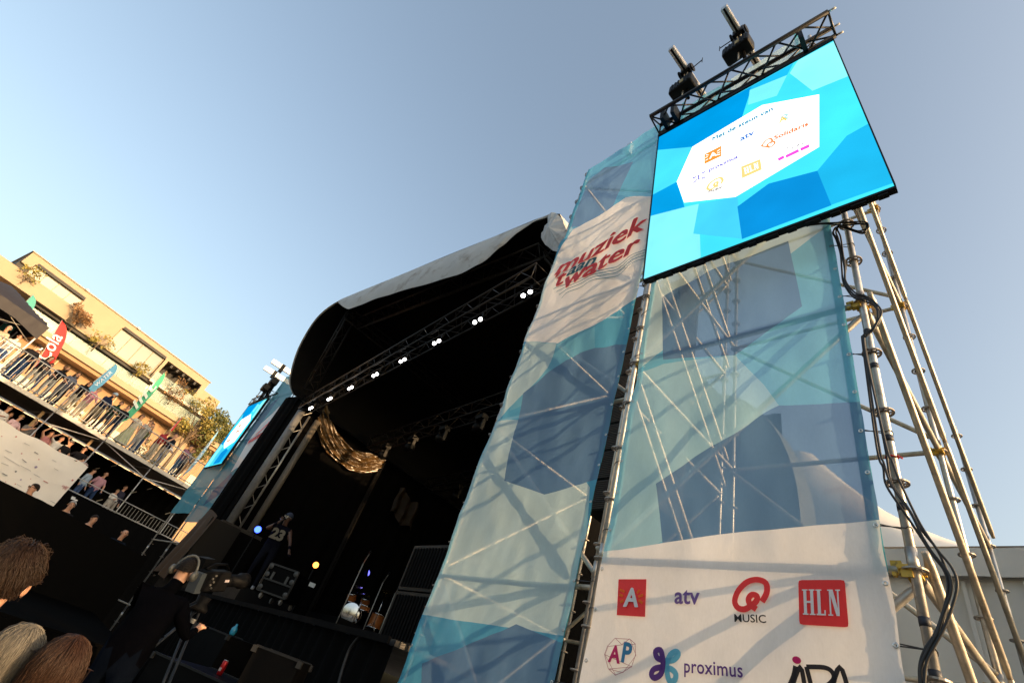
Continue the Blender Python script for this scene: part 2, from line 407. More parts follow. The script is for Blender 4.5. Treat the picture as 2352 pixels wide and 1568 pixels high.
# second narrow tower carrying the event banner
L0 = V3((-5.19, 3.40, 0)); L1 = L0 + TU * 2.07
t2 = thing('scaffold_tower', (-4.2, 4.4, 0), 'ringlock scaffold tower behind the red lettered event banner, next to the stage roof', 'scaffold tower')
LV2 = [.85, 2.85, 4.85, 6.85, 8.85, 10.85]
c2 = {}
for i, b in enumerate((L0, L1)):
    for k in range(2):
        p = b + TW * 2.25 * k; c2[i, k] = p; lean = -.15 if i == 0 and k == 0 else 0
        standard(t2, pz(p, 0) + V3((lean, 0, 0)), pz(p, 11.3), .72, n=10)
for z in LV2:
    for k in range(2): rod(t2, 'ledger', pz(c2[0, k], z) + V3((-.15 * (1 - z / 11.3) if k == 0 else 0, 0, 0)), pz(c2[1, k], z), squash=False)
    for i in range(2): rod(t2, 'ledger', pz(c2[i, 0], z) + V3((-.15 * (1 - z / 11.3) if i == 0 else 0, 0, 0)), pz(c2[i, 1], z), squash=False)
for z in LV2[:-1]:
    e = TW * .055; ln = V3((-.15 * (1 - (z + 2) / 11.3), 0, 0))
    rod(t2, 'diagonal_brace', pz(c2[0, 0], z + 1.95) + e + ln, pz(c2[1, 0], z + .1) + e, mt=GALV)
    rod(t2, 'diagonal_brace', pz(c2[0, 1], z + .1) - e, pz(c2[1, 1], z + 1.95) - e)
    rod(t2, 'diagonal_brace', pz(c2[1, 0], z + 2.1) + TU * .06, pz(c2[1, 1], z + .1) + TU * .06)
    rod(t2, 'diagonal_brace', pz(c2[0, 0], z + .1) - TU * .06, pz(c2[0, 1], z + 2.1) - TU * .06)
m = MB(); p = at(1448, 335, Z=11.45); m.box((p.x, p.y, 11.30), (.10, .10, .36)); m.build('post_cap', ALU, t2)

# ================================================================ banners
TEAL, PALE, DUSK, WHT = (.19, .56, .78), (.60, .81, .88), (.14, .28, .49), (.88, .88, .89)
def banner(name, o, sl, sr, z0, z1, matr, label, dispf, nu=44, nv=150):
    pl = Plane(o, TU, (0, 0, 1), dispf)
    mb = MB(); nx = nu + 1
    def pt(u, v):
        z = z0 + (z1 - z0) * v; a, b = sl(z), sr(z); k = .5 - .5 * cos(2 * pi * z / .55)
        a += .010 * k; b -= .010 * k
        return pl.w(a + (b - a) * u, z)
    mb.grid(pt, nu, nv)
    ob = mb.build(name, matr, None, True); tag(ob, label, 'banner')
    uvl = ob.data.uv_layers.new(name='UVMap'); o3 = V3(o)
    for lp in ob.data.loops:
        q = ob.data.vertices[lp.vertex_index].co - o3; uvl.data[lp.index].uv = (q.dot(TU), q.z)
    return ob, pl
def bdisp(seed, amp):
    def f(a, b):
        k_ = .35 if seed < 5 and b < 3 else 1.
        return .004 + k_ * amp * (fbm(a * 1.1 + seed, b * .35, seed) * .6 + .35 * fbm(a * 2.3 + b * 1.1, b * 1.5 - a * .8, seed + 5)) + .012 * sin(b * 5.7 + a * 1.3 + seed) * (1 - min(1, a * .8)) * k_
    return f
zA = Zoom(1500, 600, 2.09); zB = Zoom(1440, 1300, 2.94); zC = Zoom(1380, 300, 2.614); zD = Zoom(980, 1050, 2.386); zE = Zoom(700, 520, 2.958); zF = Zoom(1400, 300, 6.031)
RBo = V3((-2.72, 3.085, 0)); rpl = Plane(RBo, TU, (0, 0, 1))
P = lambda pl, z, pts: [pl.st(z(*q)) for q in pts]
r_polys = [
    ((.42, .71, .84), P(rpl, zA, [(180, 690), (330, 640), (700, 595), (860, 760), (940, 870), (285, 1265), (340, 1568), (0, 1700)])),
    (PALE, [(0, 5.6), (.62, 5.9), (.55, 7.2), (1.9, 7.3), (1.9, 5.75), (1.2, 5.9), (.4, 5.1), (0, 4.9)][:1] + [(0, 4.8), (.5, 5.4), (1.9, 5.95), (1.9, 7.5), (0, 7.5)]),
    (DUSK, P(rpl, zA, [(325, 300), (560, 170), (985, 8), (1055, 345), (700, 595), (325, 620)])),
    (DUSK, P(rpl, zA, [(940, 870), (1420, 845), (1530, 1460), (330, 1600), (285, 1265)])),
    (DUSK, [(.3, 8.2), (1.3, 8.6), (1.5, 9.6), (.5, 9.7)]),
    (PALE, [(.9, 9.7), (1.2, 9.9), (1.9, 9.7), (1.9, 10.7), (.9, 10.7)]),
    (WHT, P(rpl, zB, [(200, 232), (900, 128), (2340, -5)]) + [(2.0, 0), (-.2, 0)]),
]
wl = [p for p in r_polys[-1][1]]
rb, rpl = banner('sponsor_banner', RBo, lambda z: .05 - .06 * max(0, 1 - z / 6), lambda z: 1.885, .35, 10.35,
    mesh_fabric('printed mesh, sponsors', TEAL, r_polys, see=.19, trans=.36, solid=(.035, wl)), 'tall teal mesh banner with sponsor logos on its white foot, below the big screen', bdisp(3.1, .055))
LBo = V3((-5.19, 3.335, 0)); lpl = Plane(LBo, TU, (0, 0, 1))
l_polys = [
    (TEAL, P(lpl, zE, [(1830, 995), (2060, 1005), (2320, 850), (2330, 1250), (1700, 1500)])),
    (DUSK, P(lpl, zF, [(680, 735), (1115, 650), (1010, 860), (800, 1310), (300, 1600), (150, 1600), (430, 930)])),
    (WHT, P(lpl, zF, [(200, 1640), (1010, 1195), (1560, 1130)]) + P(lpl, zC, [(700, 1090)]) + P(lpl, zE, [(2060, 1005), (1830, 995), (1700, 990)])),
    (PALE, P(lpl, zE, [(1830, 995), (2050, 1010), (1990, 1190), (1850, 1340), (1560, 1600), (1500, 1500)])),
    (PALE, P(lpl, zD, [(620, 0), (900, 0), (1180, 400), (1090, 1290), (740, 1215), (400, 1180), (180, 1160), (300, 860), (420, 610)])),
    (DUSK, [lpl.st(q) for q in [(1204, 905), (1300, 828), (1365, 797), (1452, 789), (1428, 1083), (1250, 1135), (1159, 1104)]]),
    (DUSK, P(lpl, zD, [(180, 1450), (740, 1215), (1060, 1345), (1000, 1800), (170, 1800)])),
]
wl = l_polys[2][1]
def lsl(z): return .06 - .17 * max(0, min(1, (10.8 - z) / 9.5))
lb, lpl = banner('event_banner', LBo, lsl, lambda z: 2.02 - .12 * max(0, min(1, (7 - z) / 5)), .35, 11.28,
    mesh_fabric('printed mesh, event', (.12, .48, .74), l_polys, see=.17, trans=.38, solid=(.04, wl)), 'narrow blue mesh banner with red festival lettering on a white field', bdisp(8.4, .065))
RED = mesh_fabric('red banner ink', S(246, 70, 70), see=.0, trans=.12, noise_amt=.05)
TEALI = mesh_fabric('teal banner ink', S(40, 130, 150), see=.02, trans=.5)
def print_part(name, mb, m, parent):
    o = mb.build(name, m, parent); return o
m = MB(); st = lambda pl, z, x, y: pl.st(z(x, y))
put_text(m, lpl, 'muziek', st(lpl, zC, 30, 1030), st(lpl, zC, 618, 712), .96, .006, .28, heavy=.035)
put_text(m, lpl, "'t water"[:2], st(lpl, zC, 20, 1105), st(lpl, zC, 88, 1072), 1.0, .006, .28, heavy=.03)
put_text(m, lpl, 'water', st(lpl, zC, 88, 1108), st(lpl, zC, 575, 845), .96, .006, .28, heavy=.035)
print_part('lettering', m, RED, lb)
m = MB(); put_text(m, lpl, 'aan', st(lpl, zC, 105, 1032), st(lpl, zC, 285, 942), .95, .006, .28, heavy=.022); print_part('lettering', m, TEALI, lb)
for k in range(4):
    m = MB(); o = k * 17
    pts = [lpl.st(zC(x, y + o + (4 if k > 2 else 0))) for x, y in ((15 + k * 18, 1110 + 2 * k), (110, 1075), (190, 1050), (270, 1000), (350, 985), (430, 960), (500, 900), (560, 865), (612, 846))]
    put_line(m, lpl, spline(pts, 4), .014); print_part('wave_line', m, TEALI, lb)
# sponsor marks on the white foot
VIO = mesh_fabric('violet banner ink', S(116, 92, 160), see=.01, trans=.45); DARKI = mesh_fabric('dark banner ink', S(50, 48, 52), see=.01, trans=.3)
WHI = mesh_fabric('white banner ink', (.88, .87, .87), see=.0, trans=.12); ORAI = mesh_fabric('orange banner ink', S(250, 140, 50), see=.01, trans=.5)
CYAI = mesh_fabric('cyan banner ink', S(110, 190, 220), see=.01, trans=.5); PURI = mesh_fabric('purple banner ink', S(95, 60, 140), see=.01, trans=.45); MAGI = mesh_fabric('magenta banner ink', S(190, 40, 110), see=.01, trans=.45)
b_ = lambda x, y: rpl.st(zB(x, y))
m = MB(); put_poly(m, rpl, [b_(318, 436), b_(523, 436), b_(512, 711), b_(302, 697)]); print_part('logo_field', m, RED, rb)
m = MB(); put_text(m, rpl, 'A', b_(357, 635), b_(462, 641), 1.05, .01, lift=.016, heavy=.012); print_part('logo_letter', m, WHI, rb)
m = MB()
for (x0, y0, x1, y1) in ((330, 512, 364, 530), (326, 550, 352, 560), (330, 605, 356, 592), (455, 540, 474, 516), (465, 566, 500, 552), (466, 590, 496, 612)):
    put_line(m, rpl, [b_(x0, y0), b_(x1, y1)], .018, .014)
print_part('logo_rays', m, ORAI, rb)
m = MB(); put_text(m, rpl, 'atv', b_(728, 612), b_(916, 620), 1.0, .02); print_part('logo_lettering', m, VIO, rb)
m = MB()
q = [b_(1378, 607), b_(1412, 540), b_(1405, 470), b_(1345, 445), b_(1270, 462), b_(1205, 525), b_(1178, 600), b_(1200, 650), b_(1250, 662), b_(1300, 635), b_(1338, 600), b_(1340, 565), b_(1305, 555), b_(1280, 585), b_(1290, 625), b_(1338, 662)]
put_line(m, rpl, spline(q, 4), .034); print_part('logo_ring', m, RED, rb)
m = MB(); put_text(m, rpl, 'MUSIC', b_(1176, 752), b_(1410, 762), .92, .012); print_part('logo_lettering', m, DARKI, rb)
m = MB()
cs = [b_(1640, 445), b_(1982, 445), b_(2010, 792), b_(1648, 770)]; rr = []
for i in range(4):
    p0, p1, p2 = cs[i - 1], cs[i], cs[(i + 1) % 4]
    for t in (0, .33, .66, 1):
        a = tuple(p1[k] + (p0[k] - p1[k]) * .08 * (1 - t) + (p2[k] - p1[k]) * .08 * t for k in (0, 1)); rr.append(tuple(a[k] + (p1[k] - a[k]) * (.55 if 0 < t < 1 else 0) for k in (0, 1)))
put_poly(m, rpl, rr); print_part('logo_field', m, RED, rb)
def slab_letters(m, pl, quad, lift):
    """condensed serif H L N drawn in a unit box mapped to four sheet points"""
    def Q(u, v):
        a = tuple(quad[3][k] + (quad[2][k] - quad[3][k]) * u for k in (0, 1)); b = tuple(quad[0][k] + (quad[1][k] - quad[0][k]) * u for k in (0, 1)); return tuple(a[k] + (b[k] - a[k]) * v for k in (0, 1))
    def R(u0, v0, u1, v1): put_poly(m, pl, [Q(u0, v0), Q(u1, v0), Q(u1, v1), Q(u0, v1)], lift)
    for x in (.04, .22): R(x, 0, x + .08, 1); R(x - .035, 0, x + .115, .05); R(x - .035, .95, x + .115, 1)
    R(.12, .46, .22, .54)
    R(.40, 0, .48, 1); R(.365, 0, .60, .06); R(.365, .95, .515, 1); R(.565, .06, .60, .2)
    R(.70, 0, .74, 1); R(.90, 0, .94, 1); R(.66, 0, .78, .05); R(.66, .95, .74, 1); R(.86, .95, .98, 1)
    put_poly(m, pl, [Q(.70, 1), Q(.80, 1), Q(.94, 0), Q(.86, 0)], lift)
m = MB(); slab_letters(m, rpl, [b_(1668, 515), b_(1955, 518), b_(1966, 712), b_(1675, 700)], .014); print_part('logo_letter', m, WHI, rb)
for txt, x0, x1, cc in (('A', 236, 325, (S(235, 190, 40), S(225, 60, 90))), ('P', 333, 402, (S(80, 180, 120), S(60, 90, 190)))):
    m = MB(); put_text(m, rpl, txt, b_(x0, 1034), b_(x1, 1050), 1.12, .035)
    print_part('logo_letter', m, MAGI if txt == 'A' else mesh_fabric('blue banner ink', S(55, 130, 180), see=.01, trans=.45), rb)
m = MB(); ring = [b_(290, 865), b_(338, 912), b_(397, 872), b_(438, 908), b_(440, 990), b_(412, 1075), b_(345, 1118), b_(292, 1138), b_(240, 1090), b_(212, 985), b_(235, 925)]
put_line(m, rpl, ring, .004, closed=True)
for i, j in ((0, 2), (1, 10), (1, 3), (4, 6), (5, 8), (9, 7), (8, 6), (9, 5), (2, 4), (10, 9)): put_line(m, rpl, [ring[i], ring[j]], .003, .004)
print_part('logo_web', m, mesh_fabric('grey banner ink', S(170, 120, 140), see=.01, trans=.5), rb)
m = MB()
put_line(m, rpl, spline([b_(640, 1030), b_(600, 1010), b_(590, 965), b_(625, 955), b_(640, 1000), b_(645, 1060), b_(630, 1130), b_(585, 1160), b_(560, 1135), b_(580, 1095), b_(640, 1080)], 4), .034)
print_part('logo_loop', m, PURI, rb)
m = MB()
put_line(m, rpl, spline([b_(660, 1035), b_(720, 1025), b_(755, 985), b_(735, 965), b_(695, 990), b_(672, 1050), b_(672, 1120), b_(690, 1180), b_(725, 1175), b_(735, 1130), b_(705, 1095), b_(665, 1085)], 4), .034, .007)
print_part('logo_loop', m, CYAI, rb)
m = MB(); put_text(m, rpl, 'proximus', b_(800, 1118), b_(1238, 1160), 1.12, .012, spacing=1.05); print_part('logo_lettering', m, PURI, rb)
m = MB()
for ln in ([(1620, 1075), (1605, 1150), (1560, 1260)], [(1590, 1240), (1655, 1080), (1690, 1250)], [(1700, 1080), (1740, 1240)], [(1700, 1080), (1830, 1085), (1890, 1120), (1895, 1180), (1800, 1260)], [(1880, 1260), (1945, 1080), (2010, 1260)]):
    put_line(m, rpl, spline([b_(*q) for q in ln], 4), .022)
print_part('logo_lettering', m, DARKI, rb)
m = MB(); c = b_(1628, 1031); put_poly(m, rpl, arc(c[0], c[1], .022, .018, 0, 350, 12)); print_part('logo_dot', m, MAGI, rb)
# eyelets and cable ties
def eyelet_mesh():
    m = MB(); n = 10; vs = []
    for r, z in ((.006, .004), (.009, .006), (.014, .003)):
        for j in range(n): vs.append((r * cos(2 * pi * j / n), r * sin(2 * pi * j / n), z))
    m.add(vs, [(i * n + j, i * n + (j + 1) % n, (i + 1) * n + (j + 1) % n, (i + 1) * n + j) for i in range(2) for j in range(n)]); return m.mesh('eyelet', mat('brass eyelet', (.6, .58, .55), .3, .9), smooth=True)
EYE = eyelet_mesh(); qe = V3((0, 0, 1)).rotation_difference(rpl.n)
def tie(parent, a, pole, r=.026):
    m = MB(); a = V3(a); c = V3((pole.x, pole.y, a.z + .01)); d = (a - c); d.z = 0; d.normalize(); s = V3((-d.y, d.x, 0)); pts = [a]
    for k in range(9):
        an = radians(60 + 240 * k / 8); pts.append(c + d * cos(an) * r + s * sin(an) * r + V3((0, 0, .012 * sin(k))))
    pts.append(a + V3((0, 0, .012))); m.tube(pts, .0035, 5); m.build('cable_tie', RUBBER, parent)
z = .7; k = 0
while z < 10.5:
    for s_, pole in ((.028 - .06 * max(0, 1 - z / 6) + .05, M0), (1.862, R0)):
        p = rpl.w(s_, z, .002); link('eyelet', EYE, rb, p, qe)
        if k % 2 == 0 and z < 6: tie(rb, p, pole)
    z += .29 + .02 * (k % 3); k += 1
z = .6; k = 0
while z < 11.2:
    for s_, pole in ((lsl(z) + .028, L0 + V3((-.15 * (1 - z / 11.3), 0, 0))), (2.0 - .12 * max(0, min(1, (7 - z) / 5)), L1)):
        p = lpl.w(s_, z, .002); link('eyelet', EYE, lb, p, qe)
        if k % 2 == 0: tie(lb, p, pole)
    z += .36 + .02 * (k % 3); k += 1
# hems: doubled cloth along the edges
for ob, pl, sl_, sr_, z0, z1, mm in ((rb, rpl, lambda z: .05 - .06 * max(0, 1 - z / 6), lambda z: 1.885, 2.9, 10.6, 'h1'), (lb, lpl, lsl, lambda z: 2.02 - .12 * max(0, min(1, (7 - z) / 5)), .4, 11.28, 'h2')):
    hm = mesh_fabric('doubled hem cloth', (.10, .44, .56), see=.12, trans=.55)
    for side in (0, 1):
        m = MB(); ed = sr_ if side else sl_
        m.grid(lambda u, v: pl.w(ed(z0 + (z1 - z0) * v) + (-.062 * u - .004 if side else .062 * u + .004), z0 + (z1 - z0) * v, -.006), 1, 90)
        if ob is lb or side == 0 or True: m.build('hem', hm, ob, True)

# ================================================================ big screen with its truss
SCo = V3((-1.428, 2.75, 5.441 + CAMZ)); SW, SH = 2.13, 2.93
yw, tl, rl = radians(6.5), radians(1.5), radians(2.47)
_u = V3((cos(yw), sin(yw), 0)); _n = _u.cross(V3((0, 0, 1))); _v2 = cos(tl) * V3((0, 0, 1)) + sin(tl) * _n
SU = cos(rl) * _u + sin(rl) * _v2; SV = -sin(rl) * _u + cos(rl) * _v2; SN = SU.cross(SV)
spl = Plane(SCo, SU, SV)
zS = Zoom(1600, 0, 2.177); zT = Zoom(1620, 200, 5.113); zU = Zoom(1650, 0, 4.613)
def screen_polys(pl, z):
    Q = lambda *pts: [pl.st(z(*q)) for q in pts]
    W = lambda *c: S(*c)
    return [
        (W(130, 236, 255), Q((0, 1560), (60, 1175), (240, 1128), (320, 1110), (290, 1270), (330, 1400), (100, 1540))),
        (W(70, 205, 245), Q((320, 1110), (530, 1072), (533, 1128), (555, 1300), (290, 1272))),
        (W(0, 150, 220), Q((95, 745), (610, 470), (555, 640), (285, 800), (235, 818), (95, 818))),
        (W(70, 215, 245), Q((90, 818), (235, 818), (285, 800), (200, 990), (70, 1060))),
        (W(5, 155, 222), Q((70, 1060), (200, 990), (243, 1128), (50, 1178))),
        (W(30, 185, 235), Q((610, 470), (835, 345), (800, 410), (597, 492))),
        (W(120, 235, 250), Q((597, 492), (800, 410), (745, 522), (588, 572))),
        (W(140, 245, 250), Q((815, 400), (860, 330), (1064, 222), (1140, 413), (938, 495))),
        (W(30, 178, 228), Q((1125, 740), (1250, 670), (1392, 992), (1035, 1118), (965, 930), (1118, 882))),
        (W(10, 140, 212), Q((965, 930), (1042, 1118), (555, 1302), (530, 1125), (700, 1000))),
        ((1.6, 1.6, 1.6), Q((285, 800), (665, 573), (975, 515), (975, 800), (520, 1072), (240, 1103), (200, 990))),
    ]
def led_screen(o, SU, SV, SN, w, h, polys, label, mname):
    base = V3(o) - SV * h / 2
    t = thing('led_screen', base, label, 'screen', 'screens beside the stage')
    m = MB(); Mx = Matrix((SU, SV, SN)).transposed()
    for i in range(4):                              # cabinets of the video wall
        for j in range(6):
            c = V3(o) + SU * ((i - 1.5) * w / 4) + SV * ((j - 2.5) * h / 6) - SN * .03
            m2 = MB(); m2.box(c, (w / 4 - .004, h / 6 - .004, .05), Mx); m2.box(c - SN * .038, (w / 4 - .1, .04, .03), Mx); m2.build('cabinet', BLACKM, t)
    m = MB(); m.box(V3(o) - SV * (h / 2 + .014) - SN * .03, (w + .02, .020, .06), Mx)
    for i in range(13): m.box(V3(o) - SV * (h / 2 + .036) + SU * (-w / 2 + w * (i + .5) / 13) - SN * .03, (.07 + .04 * (i % 2), .02, .045), Mx)
    m.build('bottom_rail', BLACKM, t)
    m = MB(); m.box(V3(o) + SV * (h / 2 + .03) - SN * .03, (w + .02, .055, .10), Mx); m.build('top_rail', BLACKM, t)
    for s in (-1, 1):
        m = MB(); m.box(V3(o) + SU * s * (w / 2 + .006) - SN * .03, (.011, h, .09), Mx); m.build('edge_strip', BLACKM, t)
    fm = glow(mname, S(66, 222, 245), polys, .42, fine=60)
    m = MB(); m.grid(lambda u, v: V3(o) + SU * (u - .5) * w + SV * (v - .5) * h, 4, 6)
    d = m.build('display', fm, t); uvl = d.data.uv_layers.new(name='UVMap')
    for lp in d.data.loops:
        q = d.data.vertices[lp.vertex_index].co + base - V3(o); uvl.data[lp.index].uv = (q.dot(SU), q.dot(SV))
    return t, d
scr, disp = led_screen(SCo, SU, SV, SN, SW, SH, screen_polys(spl, zS), 'large upright video screen with sponsor slide, hung high on the near right tower', 'video picture')
sx = lambda x, y: spl.st(zT(x, y))
EM = lambda n, c: glow('lit ' + n, c, (), .42)
def scr_text(txt, a, b, n, c, hs=1., bold=0.):
    m = MB(); put_text(m, spl, txt, sx(*a), sx(*b), hs, 0, lift=.004, heavy=.008); m.build('slide_lettering', EM(n, c), disp)
scr_text('Met de steun van', (828, 785), (1597, 395), 'teal', S(20, 140, 175), 1.25, .006)
scr_text('atv', (1185, 790), (1362, 700), 'blue', S(60, 120, 200), 1.2, .01)
scr_text('Solidaris', (1615, 775), (2050, 590), 'orange', S(235, 125, 70), 1.15)
scr_text('proximus', (782, 1180), (1150, 1005), 'lilac', S(120, 115, 205), 1.2, .008)
scr_text('music', (765, 1455), (950, 1390), 'grey', S(150, 140, 130), 1.1, .008)
scr_text('A', (1680, 560), (1775, 515), 'yellow', S(250, 200, 90), 1.3); scr_text('P', (1790, 505), (1850, 455), 'mint', S(170, 215, 215), 1.3, .008)
m = MB(); put_poly(m, spl, [sx(*q) for q in ((722, 955), (937, 845), (942, 975), (722, 1080))], .003); m.build('slide_logo', EM('amber', S(245, 150, 60)), disp)
m = MB(); put_text(m, spl, 'A', sx(785, 1015), sx(885, 965), 1.2, .03, lift=.005)
for a, b in (((735, 1000), (765, 985)), ((742, 965), (775, 965)), ((738, 1035), (770, 1015)), ((885, 920), (925, 890)), ((885, 945), (925, 925)), ((885, 965), (925, 955))): put_line(m, spl, [sx(*a), sx(*b)], .012, .005)
m.build('slide_lettering', EM('white', (1.6, 1.6, 1.6)), disp)
m = MB(); put_poly(m, spl, [sx(*q) for q in ((1190, 1112), (1437, 1015), (1457, 1150), (1203, 1263))], .003); m.build('slide_logo', EM('sand', S(250, 208, 130)), disp)
m = MB(); slab_letters(m, spl, [sx(1222, 1135), sx(1415, 1055), sx(1425, 1130), sx(1238, 1212)], .005); m.build('slide_lettering', EM('white', (1.6, 1.6, 1.6)), disp)
m = MB(); put_line(m, spl, spline([sx(*q) for q in ((930, 1330), (955, 1290), (930, 1255), (860, 1275), (790, 1330), (760, 1385), (785, 1405), (830, 1390), (880, 1350), (890, 1310), (855, 1320), (850, 1355), (900, 1365))], 4), .028, .003); m.build('slide_logo', EM('sand', S(250, 208, 130)), disp)
m = MB(); put_line(m, spl, spline([sx(*q) for q in ((1560, 820), (1590, 790), (1570, 755), (1520, 770), (1465, 830), (1460, 850), (1510, 855), (1560, 865), (1610, 830), (1620, 800), (1590, 790), (1540, 815), (1530, 850), (1560, 868))], 4), .02, .003); m.build('slide_logo', EM('rust', S(240, 145, 85)), disp)
m = MB()
for q in (((1665, 1025), (1740, 985)), ((1762, 985), (1928, 905)), ((1950, 895), (2063, 845))): put_line(m, spl, [sx(*q[0]), sx(*q[1])], .055, .003)
m.build('slide_logo', EM('pink', S(240, 80, 210)), disp)
m = MB()
for q in (((1690, 975), (1760, 930), (1790, 860)), ((1765, 945), (1850, 850), (1840, 905)), ((1835, 885), (1890, 830), (1930, 835), (1900, 870), (1850, 880)), ((1900, 870), (1945, 790), (1975, 820), (2035, 825))): put_line(m, spl, [sx(*p) for p in q], .008, .003)
m.build('slide_lettering', EM('ink', S(70, 60, 70)), disp)
m = MB()
for q in (((575, 1245), (620, 1230)), ((690, 1190), (735, 1165)), ((575, 1310), (625, 1275)), ((690, 1255), (735, 1235)), ((640, 1222), (662, 1228)), ((640, 1250), (662, 1256))): put_line(m, spl, spline([sx(*q[0]), sx((q[0][0] + q[1][0]) / 2, (q[0][1] + q[1][1]) / 2 + 16), sx(*q[1])], 4), .02, .003)
m.build('slide_logo', EM('lilac', S(120, 115, 205)), disp)

def truss(name, a, b, ups, rc, rb_, step, label, group=None, mt=DARKA, cat='truss', parent=None):
    """lattice beam: chords at a+ups[i] .. b+ups[i], zigzag braces between neighbours"""
    a, b = V3(a), V3(b); L = (b - a).length; d = (b - a) / L
    t = parent or thing(name, a, label, cat, group)
    n = max(2, round(L / step)); k = len(ups); ups = [V3(u) for u in ups]
    for u in ups: m = MB(); m.tube([a + u, b + u], rc, 8); m.build('chord', mt, t, True)
    pairs = [(i, (i + 1) % k) for i in range(k)] if k > 2 else [(0, 1)]
    for i, j in pairs:
        for q in range(n):
            m = MB(); s0, s1 = L * q / n, L * (q + 1) / n
            x, y = (i, j) if q % 2 == 0 else (j, i)
            m.tube([a + ups[x] + d * s0, a + ups[y] + d * s1], rb_, 5); m.build('lacing', mt, t, True)
        for e in (0, L):
            m = MB(); m.tube([a + ups[i] + d * e, a + ups[j] + d * e], rb_, 5); m.build('lacing', mt, t, True)
    return t
ca, cb = SCo + SV * (SH / 2 + .09) - SU * (SW / 2 + .0), SCo + SV * (SH / 2 + .09) + SU * (SW / 2 + .04)
tr = truss('lifting_truss', ca, cb, [V3(), SV * .25, SN * .28 + SV * .03], .029, .012, .27, 'short black triangular truss along the top of the near screen', 'lifting trusses')
for e in (cb,):
    for u in (V3(), SV * .25, SN * .28 + SV * .03):
        m = MB(); m.tube([e + u, e + u + SU * .075], .014, 8); m.build('spigot', ALU, tr, True)
for f in (.06, .13, .86):
    m = MB(); c = ca.lerp(cb, f) + SN * .10 + SV * .12; m.box(c, (.05, .30, .20), Matrix((SU, SV, SN)).transposed()); m.build('hanging_bracket', BLACKM, tr)
# horizontal lifting beams with chain hoists
for nm, xb, yb in (('second', -2.38, 2.26), ('first', -1.50, 2.28)):
    zb = 9.05 + CAMZ; m = MB()
    lab = 'aluminium lifting beam jutting out above the ' + ('left' if nm == 'second' else 'middle') + ' part of the near screen'
    t = thing('lifting_beam', (xb, 4.2, zb), lab, 'beam', 'lifting beams')
    m.box((xb, yb + 1.7, zb), (.085, 3.4, .10)); m.build('profile', ALU, t)
    for s in (-1, 1):
        m = MB(); m.box((xb + s * .047, yb + 1.7, zb - .022), (.008, 3.38, .03)); m.box((xb + s * .047, yb + 1.7, zb + .035), (.008, 3.38, .02)); m.build('flange', ALU, t)
    m = MB(); m.box((xb, yb + 1.7, zb - .053), (.03, 3.38, .008)); m.build('slot', BLACKM, t)
    cy = yb + .46; h = thing('chain_hoist', (xb, cy, zb - 1.1), 'black chain hoist hanging from the ' + ('left' if nm == 'second' else 'middle') + ' lifting beam', 'chain hoist', 'chain hoists')
    m = MB(); m.box((xb, cy, zb - .075), (.16, .11, .03)); m.box((xb - .065, cy, zb), (.03, .10, .18)); m.box((xb + .065, cy, zb), (.03, .10, .18)); m.build('beam_clamp', BLACKM, h)
    for s in (-1, 1): m = MB(); m.lathe((xb + s * .11, cy, zb - .03), [(.07, -.012), (.075, 0), (.07, .012)], 14, (1, 0, 0)); m.build('clamp_plate', BLACKM, h)
    sx_ = 1 if nm == 'second' else -1
    m = MB(); m.tube([(xb, cy, zb - .09), (xb + sx_ * .30, cy - .02, zb - .10)], .008, 6); m.tube([(xb + sx_ * .30, cy - .02, zb - .02), (xb + sx_ * .30, cy - .02, zb - .19)], .006, 6); m.build('clamp_screw', BLACKM, h)
    m = MB(); m.tube([(xb - .03, cy, zb - .09), (xb - .01, cy, zb - .30), (xb + .01, cy, zb - .30), (xb + .03, cy, zb - .09)], .010, 6); m.build('hook', GALVD, h)
    m = MB(); zc = zb - .62
    m.box((xb - .01, cy, zc), (.40, .22, .24)); o = m.build('motor_body', BLACKM, h)
    bv = o.modifiers.new('bevel', 'BEVEL'); bv.width = .035; bv.segments = 3
    m = MB()
    for k in range(6): m.box((xb - .14 + k * .055, cy - .113, zc), (.02, .012, .18))
    m.build('cooling_fin', BLACKM, h)
    m = MB(); m.box((xb + .03, cy - .116, zc - .02), (.06, .010, .10)); m.build('rating_plate', mat('rating plate', (.45, .33, .12), .5, .3), h)
    m = MB(); m.tube([(xb, cy, zb - .3), (xb, cy, zc + .1)], .012, 6); m.tube([(xb, cy, zc - .12), (xb, cy, zc - .36)], .012, 6)
    m.build('load_chain', GALVD, h)
    m = MB(); m.tube([(xb + .05, cy + .03, zc - .1), (xb + .07, cy + .05, zc - .35), (xb + .09, cy + .04, zc - .42)], .028, 7); m.build('chain_bag', BLACKC, h)
